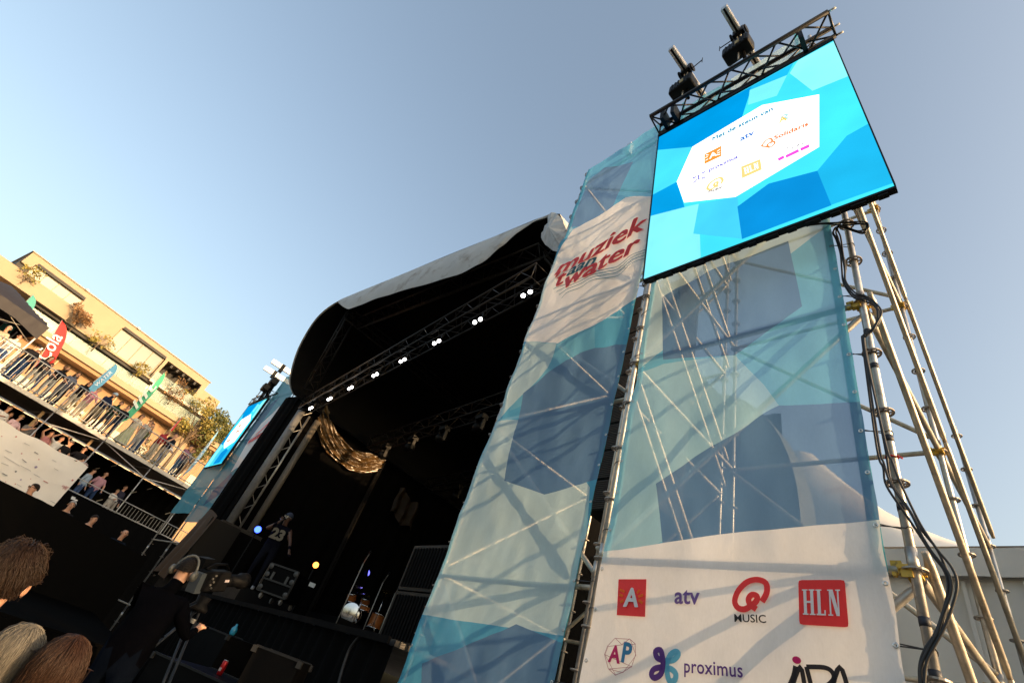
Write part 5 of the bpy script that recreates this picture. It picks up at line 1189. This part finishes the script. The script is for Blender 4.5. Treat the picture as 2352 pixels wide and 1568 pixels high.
UP += [
    (.30, 1.2, 'person in navy jacket in the second row left of the long haired women', dict(h=1.78, pose='down', top=(.02, .03, .06), bottom=JN, hair=brown, sleeve='long'), .3),
    (1.45, 1.2, 'tall man in light grey t-shirt in the second row behind the black top', dict(h=1.86, pose='phone', top=(.32, .32, .33), bottom=JN, hair=brown), .1),
    (2.05, 1.4, 'man in white shirt in the second row beside the black haired woman', dict(h=1.80, pose='cross', top=W_, bottom=KH, hair=dark), .3),
    (3.62, 1.1, 'woman in tan jacket in the second row beside the navy pullover', dict(h=1.70, pose='drink', top=(.28, .19, .10), bottom=BLK, hair=blond, long_hair=True, sleeve='long'), .2),
    (5.85, 1.1, 'man in olive shirt in the second row between patterned trousers and dark red top', dict(h=1.80, pose='down', top=(.10, .11, .05), bottom=JN, hair=brown), .3),
    (7.25, 1.2, 'woman in white top in the second row behind the black polo shirt', dict(h=1.68, pose='cross', top=W_, bottom=JN, hair=dark, long_hair=True), .4),
    (8.15, .9, 'person in grey hoodie at the end of the upper rail by the far screen', dict(h=1.76, pose='rail', top=(.13, .13, .14), bottom=BLK, hair=brown, sleeve='long', lean=.12), .5),
]
for u, b, lab, kw, off in UP: person(G(u, b, 6.29), gface(off), lab, **kw)
LO = [
    (.52, .5, 'person half hidden at the left end of the lower rail', dict(h=1.74, pose='rail', top=W_, hair=brown), .2),
    (.90, .4, 'woman in white top with short brown hair on the lower level', dict(h=1.75, pose='drink', top=W_, hair=brown, girth=1.1), .4),
    (1.20, .8, 'woman behind, partly hidden, on the lower level', dict(h=1.62, pose='down', top=(.4, .3, .3), hair=brown), .2),
    (1.40, .4, 'blonde woman with sunglasses in pale pink on the lower level', dict(h=1.66, pose='rail', top=(.60, .42, .45), hair=blond, glasses='dark', girth=1.15), .5),
    (1.92, .45, 'bald man in patterned shirt with dark glasses on the lower level', dict(h=1.74, pose='phone', top=(.16, .15, .15), hair=dark, bald=True, glasses='dark', girth=1.1), .3),
    (2.62, .4, 'woman with long dark hair and one arm raised on the lower level', dict(h=1.68, pose='wave', top=(.42, .18, .18), hair=dark, long_hair=True, glasses='dark', sleeve='none'), .3),
    (3.06, .45, 'man in white shirt holding both hands up to his head', dict(h=1.70, pose='hands_head', top=(.62, .60, .57), hair=brown), .3),
    (3.46, .5, 'grey haired man in black t-shirt and glasses on the lower level', dict(h=1.74, pose='rail', top=BLK, hair=grey, glasses='dark'), .4),
    (3.98, .3, 'woman in black t-shirt with her back turned to the corner post', dict(h=1.76, pose='rail', top=BLK, hair=dark, girth=1.2), -.7),
    (4.34, .5, 'child in white and pink at the corner of the lower level', dict(h=1.50, pose='phone', top=(.60, .5, .52), hair=brown), .2),
]
for u, b, lab, kw, off in LO: person(G(u, b, 3.96), gface(off), lab, **kw)
MI = [
    (4.92, .5, 'woman in light blue shirt and jeans under the upper deck', dict(h=1.62, pose='down', top=(.30, .38, .48), bottom=JN, hair=dark, sleeve='long'), .6),
    (5.42, .5, 'bald man in pink shirt and jeans under the upper deck', dict(h=1.74, pose='hand_back', top=(.36, .20, .24), bottom=(.02, .04, .10), bald=True, girth=1.25), .3),
    (6.30, .5, 'child in white sweatshirt with hands together under the deck', dict(h=1.34, pose='cross', top=(.60, .57, .52), bottom=(.4, .37, .33), hair=(.25, .16, .08), sleeve='long'), .2),
    (6.62, .8, 'man in dark top with grey scarf behind the child', dict(h=1.66, pose='down', top=(.03, .03, .05), bottom=(.3, .28, .25), hair=dark, sleeve='long'), .2),
]
for u, b, lab, kw, off in MI: person(G(u, b, 3.55), gface(off), lab, **kw)
m = MB(); wt = [(p.y, p.z) for p in (at(*Zoom(0, 950, 3.92)(*q), X=-14.) for q in ((0, 980), (530, 1240), (870, 1425), (1130, 1568)))]; wt = [(-13., wt[0][1] + .1)] + wt + [(1.7, wt[-1][1] - .08)]; m.slab([(-14, y, z) for y, z in wt] + [(-14, 1.7, 0), (-14, -13, 0)], .12, (-1, 0, 0)); solo('pit_barrier', m, mat('black barrier cloth', (.003, .003, .003), .95, spec=.03), 'tall black barrier wall between the crowd and the spectator stand', 'barrier')
# ---- side platform in black cloth with crew in front of the stand
m = MB(); m.box((-15.6, -5.4, .55), (15.4, 13.8, 1.1)); m.box((-15.6, -5.4, 1.115), (15.3, 13.7, .03)); solo('side_platform', m, mat('black platform cloth', (.002, .002, .002), 1., spec=.01), 'low black clad platform between the crowd and the spectator stand', 'platform')
def crew(px, depth, lab, floor=1.13, **kw):
    r = ray(*px); p = r * depth; hd = p.z + CAMZ; h = kw.pop('h', None) or (hd + .08 - floor); off = kw.pop('off', 0.)
    return person((p.x, p.y, floor if True else 0), off, lab, h=h, **kw)
zW = Zoom(0, 950, 3.92)
crew(zW(340, 1060), 11.9, 'woman with hair in a bun and glasses, seen in profile before the white sheet', top=(.5, .5, .5), hair=dark, glasses='dark', off=radians(-62))
crew(zW(712, 1215), 16.4, 'grey haired person in black before the dark cloth of the stand', top=(.012, .012, .014), bottom=BLK, hair=grey, sleeve='long', off=radians(-10))
crew(zW(922, 1355), 14.6, 'dark haired woman in the shade below the stand', top=(.01, .01, .012), bottom=BLK, hair=dark, sleeve='long', off=radians(30))
rm, rp = crew(zW(1222, 1495), 11.4, 'shaven headed crew man in dark blue with a raised hand', top=(.008, .012, .02), bottom=BLK, bald=True, pose='phone', sleeve='long', off=radians(20))

# ================================================================ apartment building behind the stand
BO = V3((-75.68, -21.84, 0)); BD = V3((-.327, .945, 0)).normalized(); BB = V3((-BD.y, BD.x, 0))
bz = lambda z: (z - 1.7) * 2 + 1.7
def Bp(s, b, z): return BO + BD * s + BB * b + V3((0, 0, z))
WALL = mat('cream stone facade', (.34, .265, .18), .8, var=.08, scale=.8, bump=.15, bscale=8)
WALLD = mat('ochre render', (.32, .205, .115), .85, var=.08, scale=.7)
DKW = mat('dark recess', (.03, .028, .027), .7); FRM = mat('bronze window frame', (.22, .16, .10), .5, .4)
def glass(name, tint=(.10, .12, .12)):
    if name in MATS: return MATS[name]
    return mat(name, tint, .06, 0., var=.1, scale=.3, spec=.5)
GLS = glass('window glass', (.13, .15, .14)); 
def rail_glass():
    m = bpy.data.materials.new('balustrade glass'); m.use_nodes = True; nt = m.node_tree; nt.nodes.clear(); o = N(nt, 'ShaderNodeOutputMaterial'); mx = N(nt, 'ShaderNodeMixShader'); mx.inputs[0].default_value = .55; tr = N(nt, 'ShaderNodeBsdfTransparent'); tr.inputs[0].default_value = (.85, .95, .92, 1); p = N(nt, 'ShaderNodeBsdfPrincipled'); p.inputs['Base Color'].default_value = (.34, .40, .36, 1); p.inputs['Roughness'].default_value = .12
    nt.links.new(p.outputs[0], mx.inputs[1]); nt.links.new(tr.outputs[0], mx.inputs[2]); nt.links.new(mx.outputs[0], o.inputs[0]); return m
RGL = rail_glass()
bd = thing('apartment_building', Bp(13, 4, 0), 'cream modern apartment building with wide windows and a roof pergola, lit golden', 'building')
Mb = Matrix((BD, BB, V3((0, 0, 1)))).transposed()
def bb(mb, s0, s1, b0, b1, z0, z1): mb.box(Bp((s0 + s1) / 2, (b0 + b1) / 2, (z0 + z1) / 2), (s1 - s0, b1 - b0, z1 - z0), Mb); return mb
RT = bz(15.2); WT = bz(14.7)
# top storey: piers and bands around the openings
m = MB(); bb(m, 0, 26, 0, 9, WT, RT); m.build('roof_band', WALL, bd)
m = MB(); bb(m, -.15, 26.1, -.15, 9, RT, RT + .12); m.build('roof_cap', mat('roof cap', (.3, .27, .22), .6), bd)
for s0, s1, z0 in ((7.15, 12.4, 23.8), (19.1, 19.5, 23.8), (25.3, 26.0, 23.8), (.0, 1.1, 27.0)):
    m = MB(); bb(m, s0, s1, 0, 9, z0, WT); m.build('wall', WALL, bd)
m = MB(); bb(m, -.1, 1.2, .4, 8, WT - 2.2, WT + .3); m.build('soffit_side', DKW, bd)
m = MB(); bb(m, -14, 7.2, -1.4, 9, bz(12.85), bz(13.76)); m.build('terrace_wall', WALL, bd)
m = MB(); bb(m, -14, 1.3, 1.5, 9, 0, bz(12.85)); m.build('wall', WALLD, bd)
m = MB(); bb(m, 7.1, 19.2, -.1, 9, bz(12.85), bz(13.10)); m.build('window_sill_band', WALL, bd)
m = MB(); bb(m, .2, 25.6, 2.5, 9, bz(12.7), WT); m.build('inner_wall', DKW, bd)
def window(s0, s1, z0, z1, n, b=.35):
    m = MB()
    for a, c in ((s0, s0 + .10), (s1 - .10, s1)): bb(m, a, c, b - .08, b + .08, z0, z1)
    bb(m, s0, s1, b - .08, b + .08, z1 - .12, z1); bb(m, s0, s1, b - .08, b + .08, z0, z0 + .10); w = m.build('window', FRM, bd)
    for k in range(n):
        a, c = s0 + (s1 - s0) * k / n, s0 + (s1 - s0) * (k + 1) / n
        m = MB(); bb(m, a + .03, c - .03, b + .0, b + .03, z0 + .1, z1 - .12); m.build('pane', GLS, w)
        if k: m = MB(); bb(m, a - .03, a + .03, b - .09, b + .02, z0, z1); m.build('mullion', FRM, w)
    m = MB(); bb(m, s0, s1, -.05, b - .08, z1 - .06, z1 + .30); m.build('blind_box', DKW, w)
window(1.2, 7.1, bz(12.9), WT, 4); window(12.5, 19.0, bz(13.1), WT, 4)
# pergola on the right
for k in range(6): m = MB(); s = 20.2 + 1.0 * k; bb(m, s, s + .28, .1, 4.0, WT - .55, WT - .1); m.build('pergola_beam', DKW, bd)
for s in (20.9, 22.9): m = MB(); bb(m, s, s + .35, 2.3, 2.6, bz(13.0), WT - .5); m.build('column', WALL, bd)
m = MB(); bb(m, 19.0, 27.6, -1.0, -.94, bz(12.95), bz(13.55)); m.build('balustrade_glass', RGL, bd)
m = MB(); bb(m, 19.0, 27.6, -1.1, 2.5, bz(12.75), bz(12.93)); m.build('terrace_slab', mat('white slab', (.55, .50, .42), .6), bd)
m = MB(); bb(m, 25.9, 29.3, .6, 9, 0, bz(14.62)); m.build('wall', WALL, bd)
m = MB(); bb(m, 27.4, 28.0, .5, .6, bz(14.3), bz(14.45)); m.build('vent', DKW, bd)
m = MB(); bb(m, 19.0, 26, .3, 9, bz(11.8), bz(12.8)); m.build('wall', WALL, bd)
# long balcony band below
m = MB(); bb(m, 4.4, 19.6, .5, 1.0, bz(11.75), bz(12.78)); m.build('window_band', GLS, bd)
for k in range(9): m = MB(); s = 4.6 + 1.85 * k; bb(m, s, s + .12, .38, .6, bz(11.75), bz(12.75)); m.build('mullion', FRM, bd)
m = MB(); bb(m, 3.4, 19.9, -.6, .6, bz(12.68), bz(12.86)); m.build('shade_strip', DKW, bd)  # dark solid strip stands in for the shade under the slab
m = MB(); bb(m, 3.0, 19.9, -.9, 1, bz(12.86), bz(12.95)); m.build('string_course', WALL, bd)
for k in range(8): m = MB(); s0, s1 = 3.2 + 2.06 * k, 3.2 + 2.06 * k + 2.02; bb(m, s0, s1, -1.2, -1.15, bz(11.80), bz(12.45)); m.build('balustrade_glass', RGL, bd)
for k in range(7): m = MB(); s0, s1 = 19.9 + 2.0 * k, 19.9 + 2.0 * k + 1.96; bb(m, s0, s1, -1.2, -1.15, bz(11.72), bz(12.5)); m.build('balustrade_glass', RGL, bd)
m = MB(); bb(m, -14, 38, -1.4, 1.2, bz(11.42), bz(11.78)); m.build('balcony_slab', WALL, bd)
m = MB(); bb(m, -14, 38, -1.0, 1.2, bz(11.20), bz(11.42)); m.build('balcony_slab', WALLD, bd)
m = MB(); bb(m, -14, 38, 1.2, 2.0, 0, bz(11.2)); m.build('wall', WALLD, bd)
for k in range(16):
    m = MB(); s = -8 + 2.6 * k; bb(m, s, s + .14, 1.0, 1.25, bz(8.5), bz(11.2)); m.build('door_post', mat('pale post', (.5, .4, .27), .7), bd)
for k in range(14): m = MB(); s = -6.4 + 3.0 * k; bb(m, s, s + 1.9, 1.05, 1.18, bz(7.5), bz(9.3)); m.build('shutter', mat('white shutter', (.55, .50, .40), .6), bd)
for s, z in ((3.4, RT + .2), (6.3, RT + .2), (13.6, RT + .2)): m = MB(); bb(m, s, s + .35, -.3, .1, z - .2, z + .02); m.build('floodlight', mat('white slab', (.55, .50, .42), .6), bd)

# ================================================================ plants and trees
def leaf_mat(name, c, c2):
    if name in MATS: return MATS[name]
    m = bpy.data.materials.new(name); m.use_nodes = True; nt = m.node_tree; L = nt.links; b = nt.nodes['Principled BSDF']; b.inputs['Roughness'].default_value = .6
    oi = N(nt, 'ShaderNodeNewGeometry'); mx = N(nt, 'ShaderNodeMix', data_type='RGBA'); L.new(oi.outputs['Random Per Island'], mx.inputs[0]); mx.inputs[6].default_value = (*c, 1); mx.inputs[7].default_value = (*c2, 1); L.new(mx.outputs[2], b.inputs['Base Color']); MATS[name] = m; return m
LG = leaf_mat('olive leaves', (.05, .075, .018), (.16, .14, .035)); LB_ = leaf_mat('bronze leaves', (.14, .07, .03), (.30, .17, .07)); LY_ = leaf_mat('yellow green leaves', (.16, .17, .04), (.36, .26, .06)); BARK = mat('bark', (.12, .085, .055), .9, bump=.5)
def plant(name, base, h, r, n, lm, label, cat, size=.16, trunk=.5, group=None, seed=1):
    rnd = random.Random(seed); base = V3(base); t = thing(name, base, label, cat, group)
    m = MB(); tops = []; m.tube([base, base + V3((rnd.uniform(-.05, .05) * h, 0, h * trunk * .6)), base + V3((0, 0, h * trunk))], [.022 * h, .016 * h, .010 * h], 7)
    for k in range(9):
        a = rnd.uniform(0, 2 * pi); e = base + V3((cos(a) * r * rnd.uniform(.3, .85), sin(a) * r * rnd.uniform(.3, .85), h * rnd.uniform(trunk, .95))); s = base + V3((0, 0, h * trunk * rnd.uniform(.5, 1))); m.tube([s, s.lerp(e, .5) + V3((0, 0, .05 * h)), e], [.009 * h, .006 * h, .003 * h], 5); tops.append(e)
    m.build('trunk', BARK, t, True); m = MB()
    cl = [(e + V3((rnd.uniform(-.2, .2) * r, rnd.uniform(-.2, .2) * r, rnd.uniform(-.1, .1) * h)), r * rnd.uniform(.22, .42)) for e in tops for _ in (0, 1)]
    for k in range(n):
        c, cr = cl[rnd.randrange(len(cl))]; d = V3((rnd.gauss(0, 1), rnd.gauss(0, 1), rnd.gauss(0, .8))); d = d.normalized() * cr * rnd.uniform(.3, 1.1) ** .7; p = c + d
        a = V3((rnd.gauss(0, 1), rnd.gauss(0, 1), rnd.gauss(0, 1))).normalized(); b = a.cross(V3((rnd.gauss(0, 1), rnd.gauss(0, 1), rnd.gauss(0, 1)))).normalized(); s = size * rnd.uniform(.6, 1.3)
        m.add([p - a * s, p + b * s * .45, p + a * s, p - b * s * .45], [(0, 1, 2, 3)])
    m.build('crown', lm, t); return t
plant('potted_shrub', Bp(8.2, -2.0, bz(12.3)), 3.6, 1.7, 900, LB_, 'bronze leaved round shrub on the terrace above the red flag', 'shrub', .17, .35, seed=3)
plant('potted_shrub', Bp(1.5, -2.0, bz(13.0)), 2.4, 1.2, 220, LY_, 'sparse shrub on the terrace behind the gazebo', 'shrub', .17, .3, seed=5)
plant('potted_shrub', Bp(11.4, -2.0, bz(12.1)), 3.4, 1.5, 320, LY_, 'thin yellow shrub on the balcony below the plain wall', 'shrub', .16, .35, seed=6)
plant('potted_shrub', Bp(16.9, -1.9, bz(12.2)), 2.8, 1.3, 380, LY_, 'low golden shrub under the second wide window', 'shrub', .15, .3, seed=7)
plant('potted_shrub', Bp(22.6, -1.9, bz(12.0)), 3.4, 2.0, 520, LB_, 'copper coloured creeper below the pergola terrace', 'shrub', .15, .3, seed=8)
plant('potted_shrub', Bp(24.2, -.6, bz(12.9)), 1.9, 1.4, 320, LY_, 'small shrub behind the pergola balustrade', 'shrub', .14, .3, seed=9)
plant('broadleaf_tree', Bp(27.3, -2.5, 14), 11.5, 2.8, 1900, LY_, 'golden lit tree rising beside the pergola corner', 'tree', .20, .55, seed=10)
plant('broadleaf_tree', Bp(31.0, 1.0, 12), 14.0, 4.2, 4200, LG, 'dense olive green tree right of the apartment building', 'tree', .24, .5, seed=11)
plant('broadleaf_tree', Bp(36.0, 3.0, 12), 12.0, 4.2, 3200, LG, 'green tree partly hidden behind the far tower', 'tree', .24, .5, seed=12)
for k, (u, z) in enumerate(((3.2, 6.4), (6.9, 6.4), (7.4, 6.4), (.4, 6.4))):
    plant('potted_plant', G(u, 2.6, z), 1.3, .45, 260, LY_, 'pale leafy pot plant behind the upper rail, %s' % ('by the navy pullover', 'by the black polo shirt', 'by the striped mauve t-shirt', 'by the red flag')[k], 'plant', .06, .3, seed=20 + k)
# ================================================================ camera crew and gear in the pit
zR = Zoom(0, 1307, 3.92)
hp3 = ray(*zR(1780, 440)) * 4.75
op, opp = person((hp3.x, hp3.y, .22), radians(140), 'camera operator in dark hoodie and jeans wearing grey headphones, seen from behind', h=hp3.z + CAMZ + .09 - .22, pose='camera', top=(.002, .002, .003), bottom=(.004, .006, .011), hair=(.008, .006, .005), sleeve='long', girth=1.15, lean=.10, collar=1.53)
hpn = thing('headphones', opp((0, 0, 1.7)), 'pale grey headphones on the camera operator', 'headphones')
m = MB(); m.tube([opp((.10 * cos(a), -.0, 1.66 + .135 * sin(a))) for a in [pi * i / 10 for i in range(11)]], .012, 7); m.build('band', mat('grey headband', (.10, .10, .09), .5), hpn, True)
for s in (-1, 1):
    a = opp((.10 * s, 0, 1.64)); b = opp((.135 * s, 0, 1.64)); ax = (b - a).normalized(); m = MB(); m.lathe(a, [(.030, -.01), (.046, 0), (.046, .022), (.030, .034)], 12, ax); m.build('ear_cup', mat('pale ear cup', (.10, .10, .09), .5), hpn, True)
cb_ = ray(*zR(2080, 560)) * 5.3
cy0 = V3((cb_.x, cb_.y, cb_.z + CAMZ)); look = V3((-.55, .75, .25)).normalized(); sid = look.cross(V3((0, 0, 1))).normalized(); upv = sid.cross(look)
Mc = Matrix((sid, look, upv)).transposed()
BGR = mat('charcoal camera shell', (.004, .0042, .005), .55, spec=.08)
vc = thing('video_camera', cy0, 'broadcast video camera on a tripod, pointing at the stage', 'video camera')
m = MB(); m.box(cy0, (.13, .36, .20), Mc); o = m.build('body', BGR, vc); o.modifiers.new('b', 'BEVEL').width = .012
m = MB(); m.lathe(cy0 + look * .18, [(.05, 0), (.065, .02), (.065, .22), (.085, .24), (.085, .32), (.07, .32)], 14, look); m.build('lens', BGR, vc, True)
m = MB(); m.box(cy0 - look * .10 + upv * .15 - sid * .10, (.12, .14, .10), Mc); m.build('viewfinder', BGR, vc)
m = MB(); m.tube([cy0 - look * .15 + upv * .11, cy0 - look * .05 + upv * .16, cy0 + look * .12 + upv * .16, cy0 + look * .17 + upv * .11], .014, 6); m.build('handle', BGR, vc, True)
m = MB(); m.box(cy0 - look * .20 - upv * .02, (.12, .08, .19), Mc); m.build('battery', mat('grey battery', (.06, .07, .08), .5), vc)
for k in range(5): m = MB(); m.lathe(cy0 - look * .05 + sid * .066 + upv * (.06 - .03 * k) - look * .03 * (k % 2), [(.010, 0), (.010, .012)], 8, sid); m.build('knob', mat('silver knob', (.28, .28, .27), .3, .7), vc)
m = MB(); m.box(cy0 + look * .14 + sid * .068 + upv * .01, (.004, .06, .025), Mc); m.build('side_label', mat('label pale', (.3, .27, .3), .5), vc)
tp = thing('tripod', V3((cy0.x, cy0.y, .22)), 'black camera tripod with pale clamps under the video camera', 'tripod')
hd_ = cy0 - upv * .16
m = MB(); m.lathe(hd_ - V3((0, 0, .14)), [(.09, 0), (.10, .03), (.06, .08), (.07, .14)], 14); m.build('fluid_head', BGR, tp, True)
for a in (.3, 2.4, 4.5):
    f = V3((cy0.x + .62 * cos(a), cy0.y + .62 * sin(a), .22)); tpp = hd_ - V3((0, 0, .14)); sd = (f - tpp).cross(V3((0, 0, 1))).normalized() * .035
    m = MB(); m.tube([tpp + sd, f + sd * .5], .014, 7); m.tube([tpp - sd, f - sd * .5], .014, 7); l_ = m.build('leg', mat('blue black tube', (.015, .02, .03), .35, .4), tp, True)
    m = MB(); c = tpp.lerp(f, .5); m.box(c, (.09, .05, .06)); m.build('leg_clamp', BGR, l_)
    m = MB(); c = tpp.lerp(f, .06); m.lathe(c, [(.03, -.02), (.034, .02)], 10); m.build('leg_collar', mat('silver knob', (.28, .28, .27), .3, .7), l_)
m = MB(); m.tube([hd_ - V3((0, 0, .05)), hd_ - V3((0, 0, .05)) - look * .42 + sid * .10 - V3((0, 0, .12))], .013, 7); m.build('pan_bar', BGR, tp, True)
m = MB(); c = hd_ - V3((0, 0, .05)) - look * .42 + sid * .10 - V3((0, 0, .12)); m.tube([c, c - look * .10 - V3((0, 0, .03))], .018, 8); m.build('grip', mat('pale grip', (.20, .20, .17), .6), tp, True)
# stool-high cases in the pit, drinks can and blue cup
def pit_case(px, Y, sz, lab, ang=.6):
    p = at(*px, Y=Y); t = thing('road_case', (p.x, p.y, 0), lab, 'flight case'); M2 = Matrix.Rotation(ang, 3, 'Z'); zt = p.z
    m = MB(); m.box((p.x, p.y, zt / 2), (sz[0], sz[1], zt), M2); m.build('body', mat('black case laminate', (.011, .011, .012), .45) if False else mat('pit case black', (.003, .003, .0033), .6, spec=.06), t)
    for sx in (-1, 1):
        for sy in (-1, 1):
            c = V3((p.x, p.y, zt)) + M2 @ V3((sx * sz[0] / 2, sy * sz[1] / 2, 0)); m = MB(); m.box(c - V3((0, 0, .03)), (.05, .05, .06), M2); m.build('corner', mat('dull corner', (.03, .03, .03), .5, .4), t)
    m = MB()
    for sy in (-1, 1): m.bar(V3((p.x, p.y, zt)) + M2 @ V3((-sz[0] / 2, sy * sz[1] / 2, 0)), V3((p.x, p.y, zt)) + M2 @ V3((sz[0] / 2, sy * sz[1] / 2, 0)), .022)
    m.build('edge_profile', mat('dull edge', (.012, .012, .013), .5, .3), t); return t, p
_, pc = pit_case(z5(350, 1510), 2.3, (1.3, .9), 'black case in the pit with a red drinks can on it', .5)
c = at(*z5(330, 1500), Y=2.3); can = thing('drinks_can', c, 'red drinks can with silver top on the black case', 'can')
m = MB(); m.lathe(c, [(.026, 0), (.033, .01), (.033, .135), (.026, .15)], 18); m.build('can_body', mat('red can', (.42, .008, .012), .3, .4), can, True)
m = MB(); m.lathe(c, [(.0265, .1502), (.028, .155), (.024, .156), (.001, .153)], 18, cap=False); m.build('lid', ALU, can, True)
m = MB(); m.box(c + V3((.022, -.026, .06)), (.028, .006, .035), Matrix.Rotation(.7, 3, 'Z')); m.build('label_panel', mat('can print', (.5, .4, .38), .5), can)
_, pc2 = pit_case(z5(450, 1165), 2.9, (1.1, .7), 'black case at the foot of the stage with a blue cup on it', .2)
c = at(*z5(440, 1155), Y=2.9); m = MB(); m.lathe(c, [(.035, 0), (.045, .02), (.05, .09), (.02, .13), (.015, .16)], 12); solo('blue_cup', m, mat('blue plastic', (.03, .28, .45), .3), 'small bright blue plastic cup at the foot of the stage', 'cup', smooth=True)
_, pc3 = pit_case(z5(900, 1330), 2.45, (.5, .45), 'black case with metal edges in front of the stage below the drums', .9)

# ================================================================ heads of the crowd in front of the camera
def hair_strands(name, parent, fn, nu, nv, lm, smooth=True): m = MB(); m.grid(fn, nu, nv); return m.build(name, lm, parent, smooth)
def onlooker(headpos, face, label, hair, hl, top, skin=SKIN, tilt=-.2, k=1.0, style='short', turn=0.):
    h = 1.75 * k; c = V3(headpos); floor = 0.0
    hgt = (c.z + .10) ; p, pp = person((c.x, c.y, floor), face, label, h=hgt, pose='down', top=top, bottom=(.03, .04, .06), skin=skin, bald=True, sleeve='long', head_tilt=tilt, head_turn=turn, detail=1)
    # many fine locks lying over the skull, from the crown outward
    kk = hgt / 1.75; hc = V3((0, .015, 1.60)); hq = Matrix.Rotation(turn, 3, 'Z') @ Matrix.Rotation(tilt, 3, 'X'); q = Matrix.Rotation(face - pi / 2, 3, 'Z')
    def W(pt): return V3((c.x, c.y, floor)) + q @ ((hc + hq @ (V3(pt) - hc)) * kk)
    rnd = random.Random(label); hm = bpy.data.materials.new('hair ' + label[:14]); hm.use_nodes = True; nt = hm.node_tree; b = nt.nodes['Principled BSDF']; b.inputs['Roughness'].default_value = .55; b.inputs['Specular IOR Level'].default_value = .25
    gi = N(nt, 'ShaderNodeNewGeometry'); mx = N(nt, 'ShaderNodeMix', data_type='RGBA'); nt.links.new(gi.outputs['Random Per Island'], mx.inputs[0]); mx.inputs[6].default_value = (*hair, 1); mx.inputs[7].default_value = (*[x * 1.5 for x in hair], 1); nt.links.new(mx.outputs[2], b.inputs['Base Color'])
    m = MB()
    def cap_(u, v):
        a = 2 * pi * u; bt = pi * (.53 if style == 'short' else .60) * v * (1 - .25 * (.5 + .5 * sin(a)) ** 2); return W((.082 * sin(bt) * cos(a), .012 + .098 * sin(bt) * sin(a), 1.662 + .112 * cos(bt)))
    m.grid(cap_, 24, 12)
    crown = V3((0, -.05, 0)); n = 4200 if style == 'short' else 3600
    for i in range(n):
        a = rnd.uniform(0, 2 * pi); bt = rnd.uniform(0, 1) ** .7 * pi * (.58 if style == 'short' else .5)
        a2 = a + rnd.gauss(0, .12); st = [];
        L = rnd.uniform(.25, .55) * hl; w = rnd.uniform(.0008, .0017)
        for s in range(5):
            f = s / 4; b2 = bt + f * L * 3.2; r = 1.02 + .09 * sin(f * pi * .7) * rnd.uniform(.5, 1.5) * (1 if style == 'short' else .5) * (2.2 if i % 14 == 0 else 1); y0 = -.02
            if style == 'short': b2 = min(b2, pi * (.47 if abs(cos(a2)) > .75 else .60 if sin(a2) < 0 else .46) + rnd.uniform(-.12, .02))
            if b2 < pi * .62: pt = (.086 * r * sin(b2) * cos(a2), .0 + .104 * r * sin(b2) * sin(a2), 1.664 + .118 * r * cos(b2))
            else: e = (b2 - pi * .62); pt = (.086 * r * .93 * cos(a2) * (1 + .2 * e), .104 * r * .93 * sin(a2) * (1 - .1 * e), 1.664 - .118 * .37 - e * .13)
            if sin(a2) > .35 and pt[2] < 1.70: pt = (pt[0], pt[1] * .9, max(pt[2], 1.69))
            st.append(W((pt[0] + rnd.gauss(0, .0015), pt[1] + rnd.gauss(0, .0015), pt[2])))
            a2 += rnd.gauss(.05, .03) if style == 'short' else rnd.gauss(0, .012)
        m.tube(st, [w, w, w * .9, w * .7, w * .25], 3, cap=False)
    m.build('hair', hm, p, True)
    return p
r = ray(*zR(20, 560)); q_ = r * 1.75; onlooker((q_.x, q_.y, q_.z + CAMZ), radians(180), 'man with dark brown hair at the left edge, seen from behind', (.014, .007, .004), .42, (.02, .03, .05), tilt=.16, turn=.02)
r = ray(*zR(20, 1400)); q_ = r * 1.62; onlooker((q_.x, q_.y, q_.z + CAMZ), radians(168), 'person with ash blond hair in the bottom left corner', (.085, .078, .066), 1.5, (.10, .12, .16), tilt=.1, style='long')
r = ray(*zR(480, 1520)); q_ = r * 1.6; onlooker((q_.x, q_.y, q_.z + CAMZ), radians(168), 'person with long chestnut brown hair at the bottom left', (.020, .008, .0035), 1.8, (.05, .04, .04), tilt=.1, style='long')
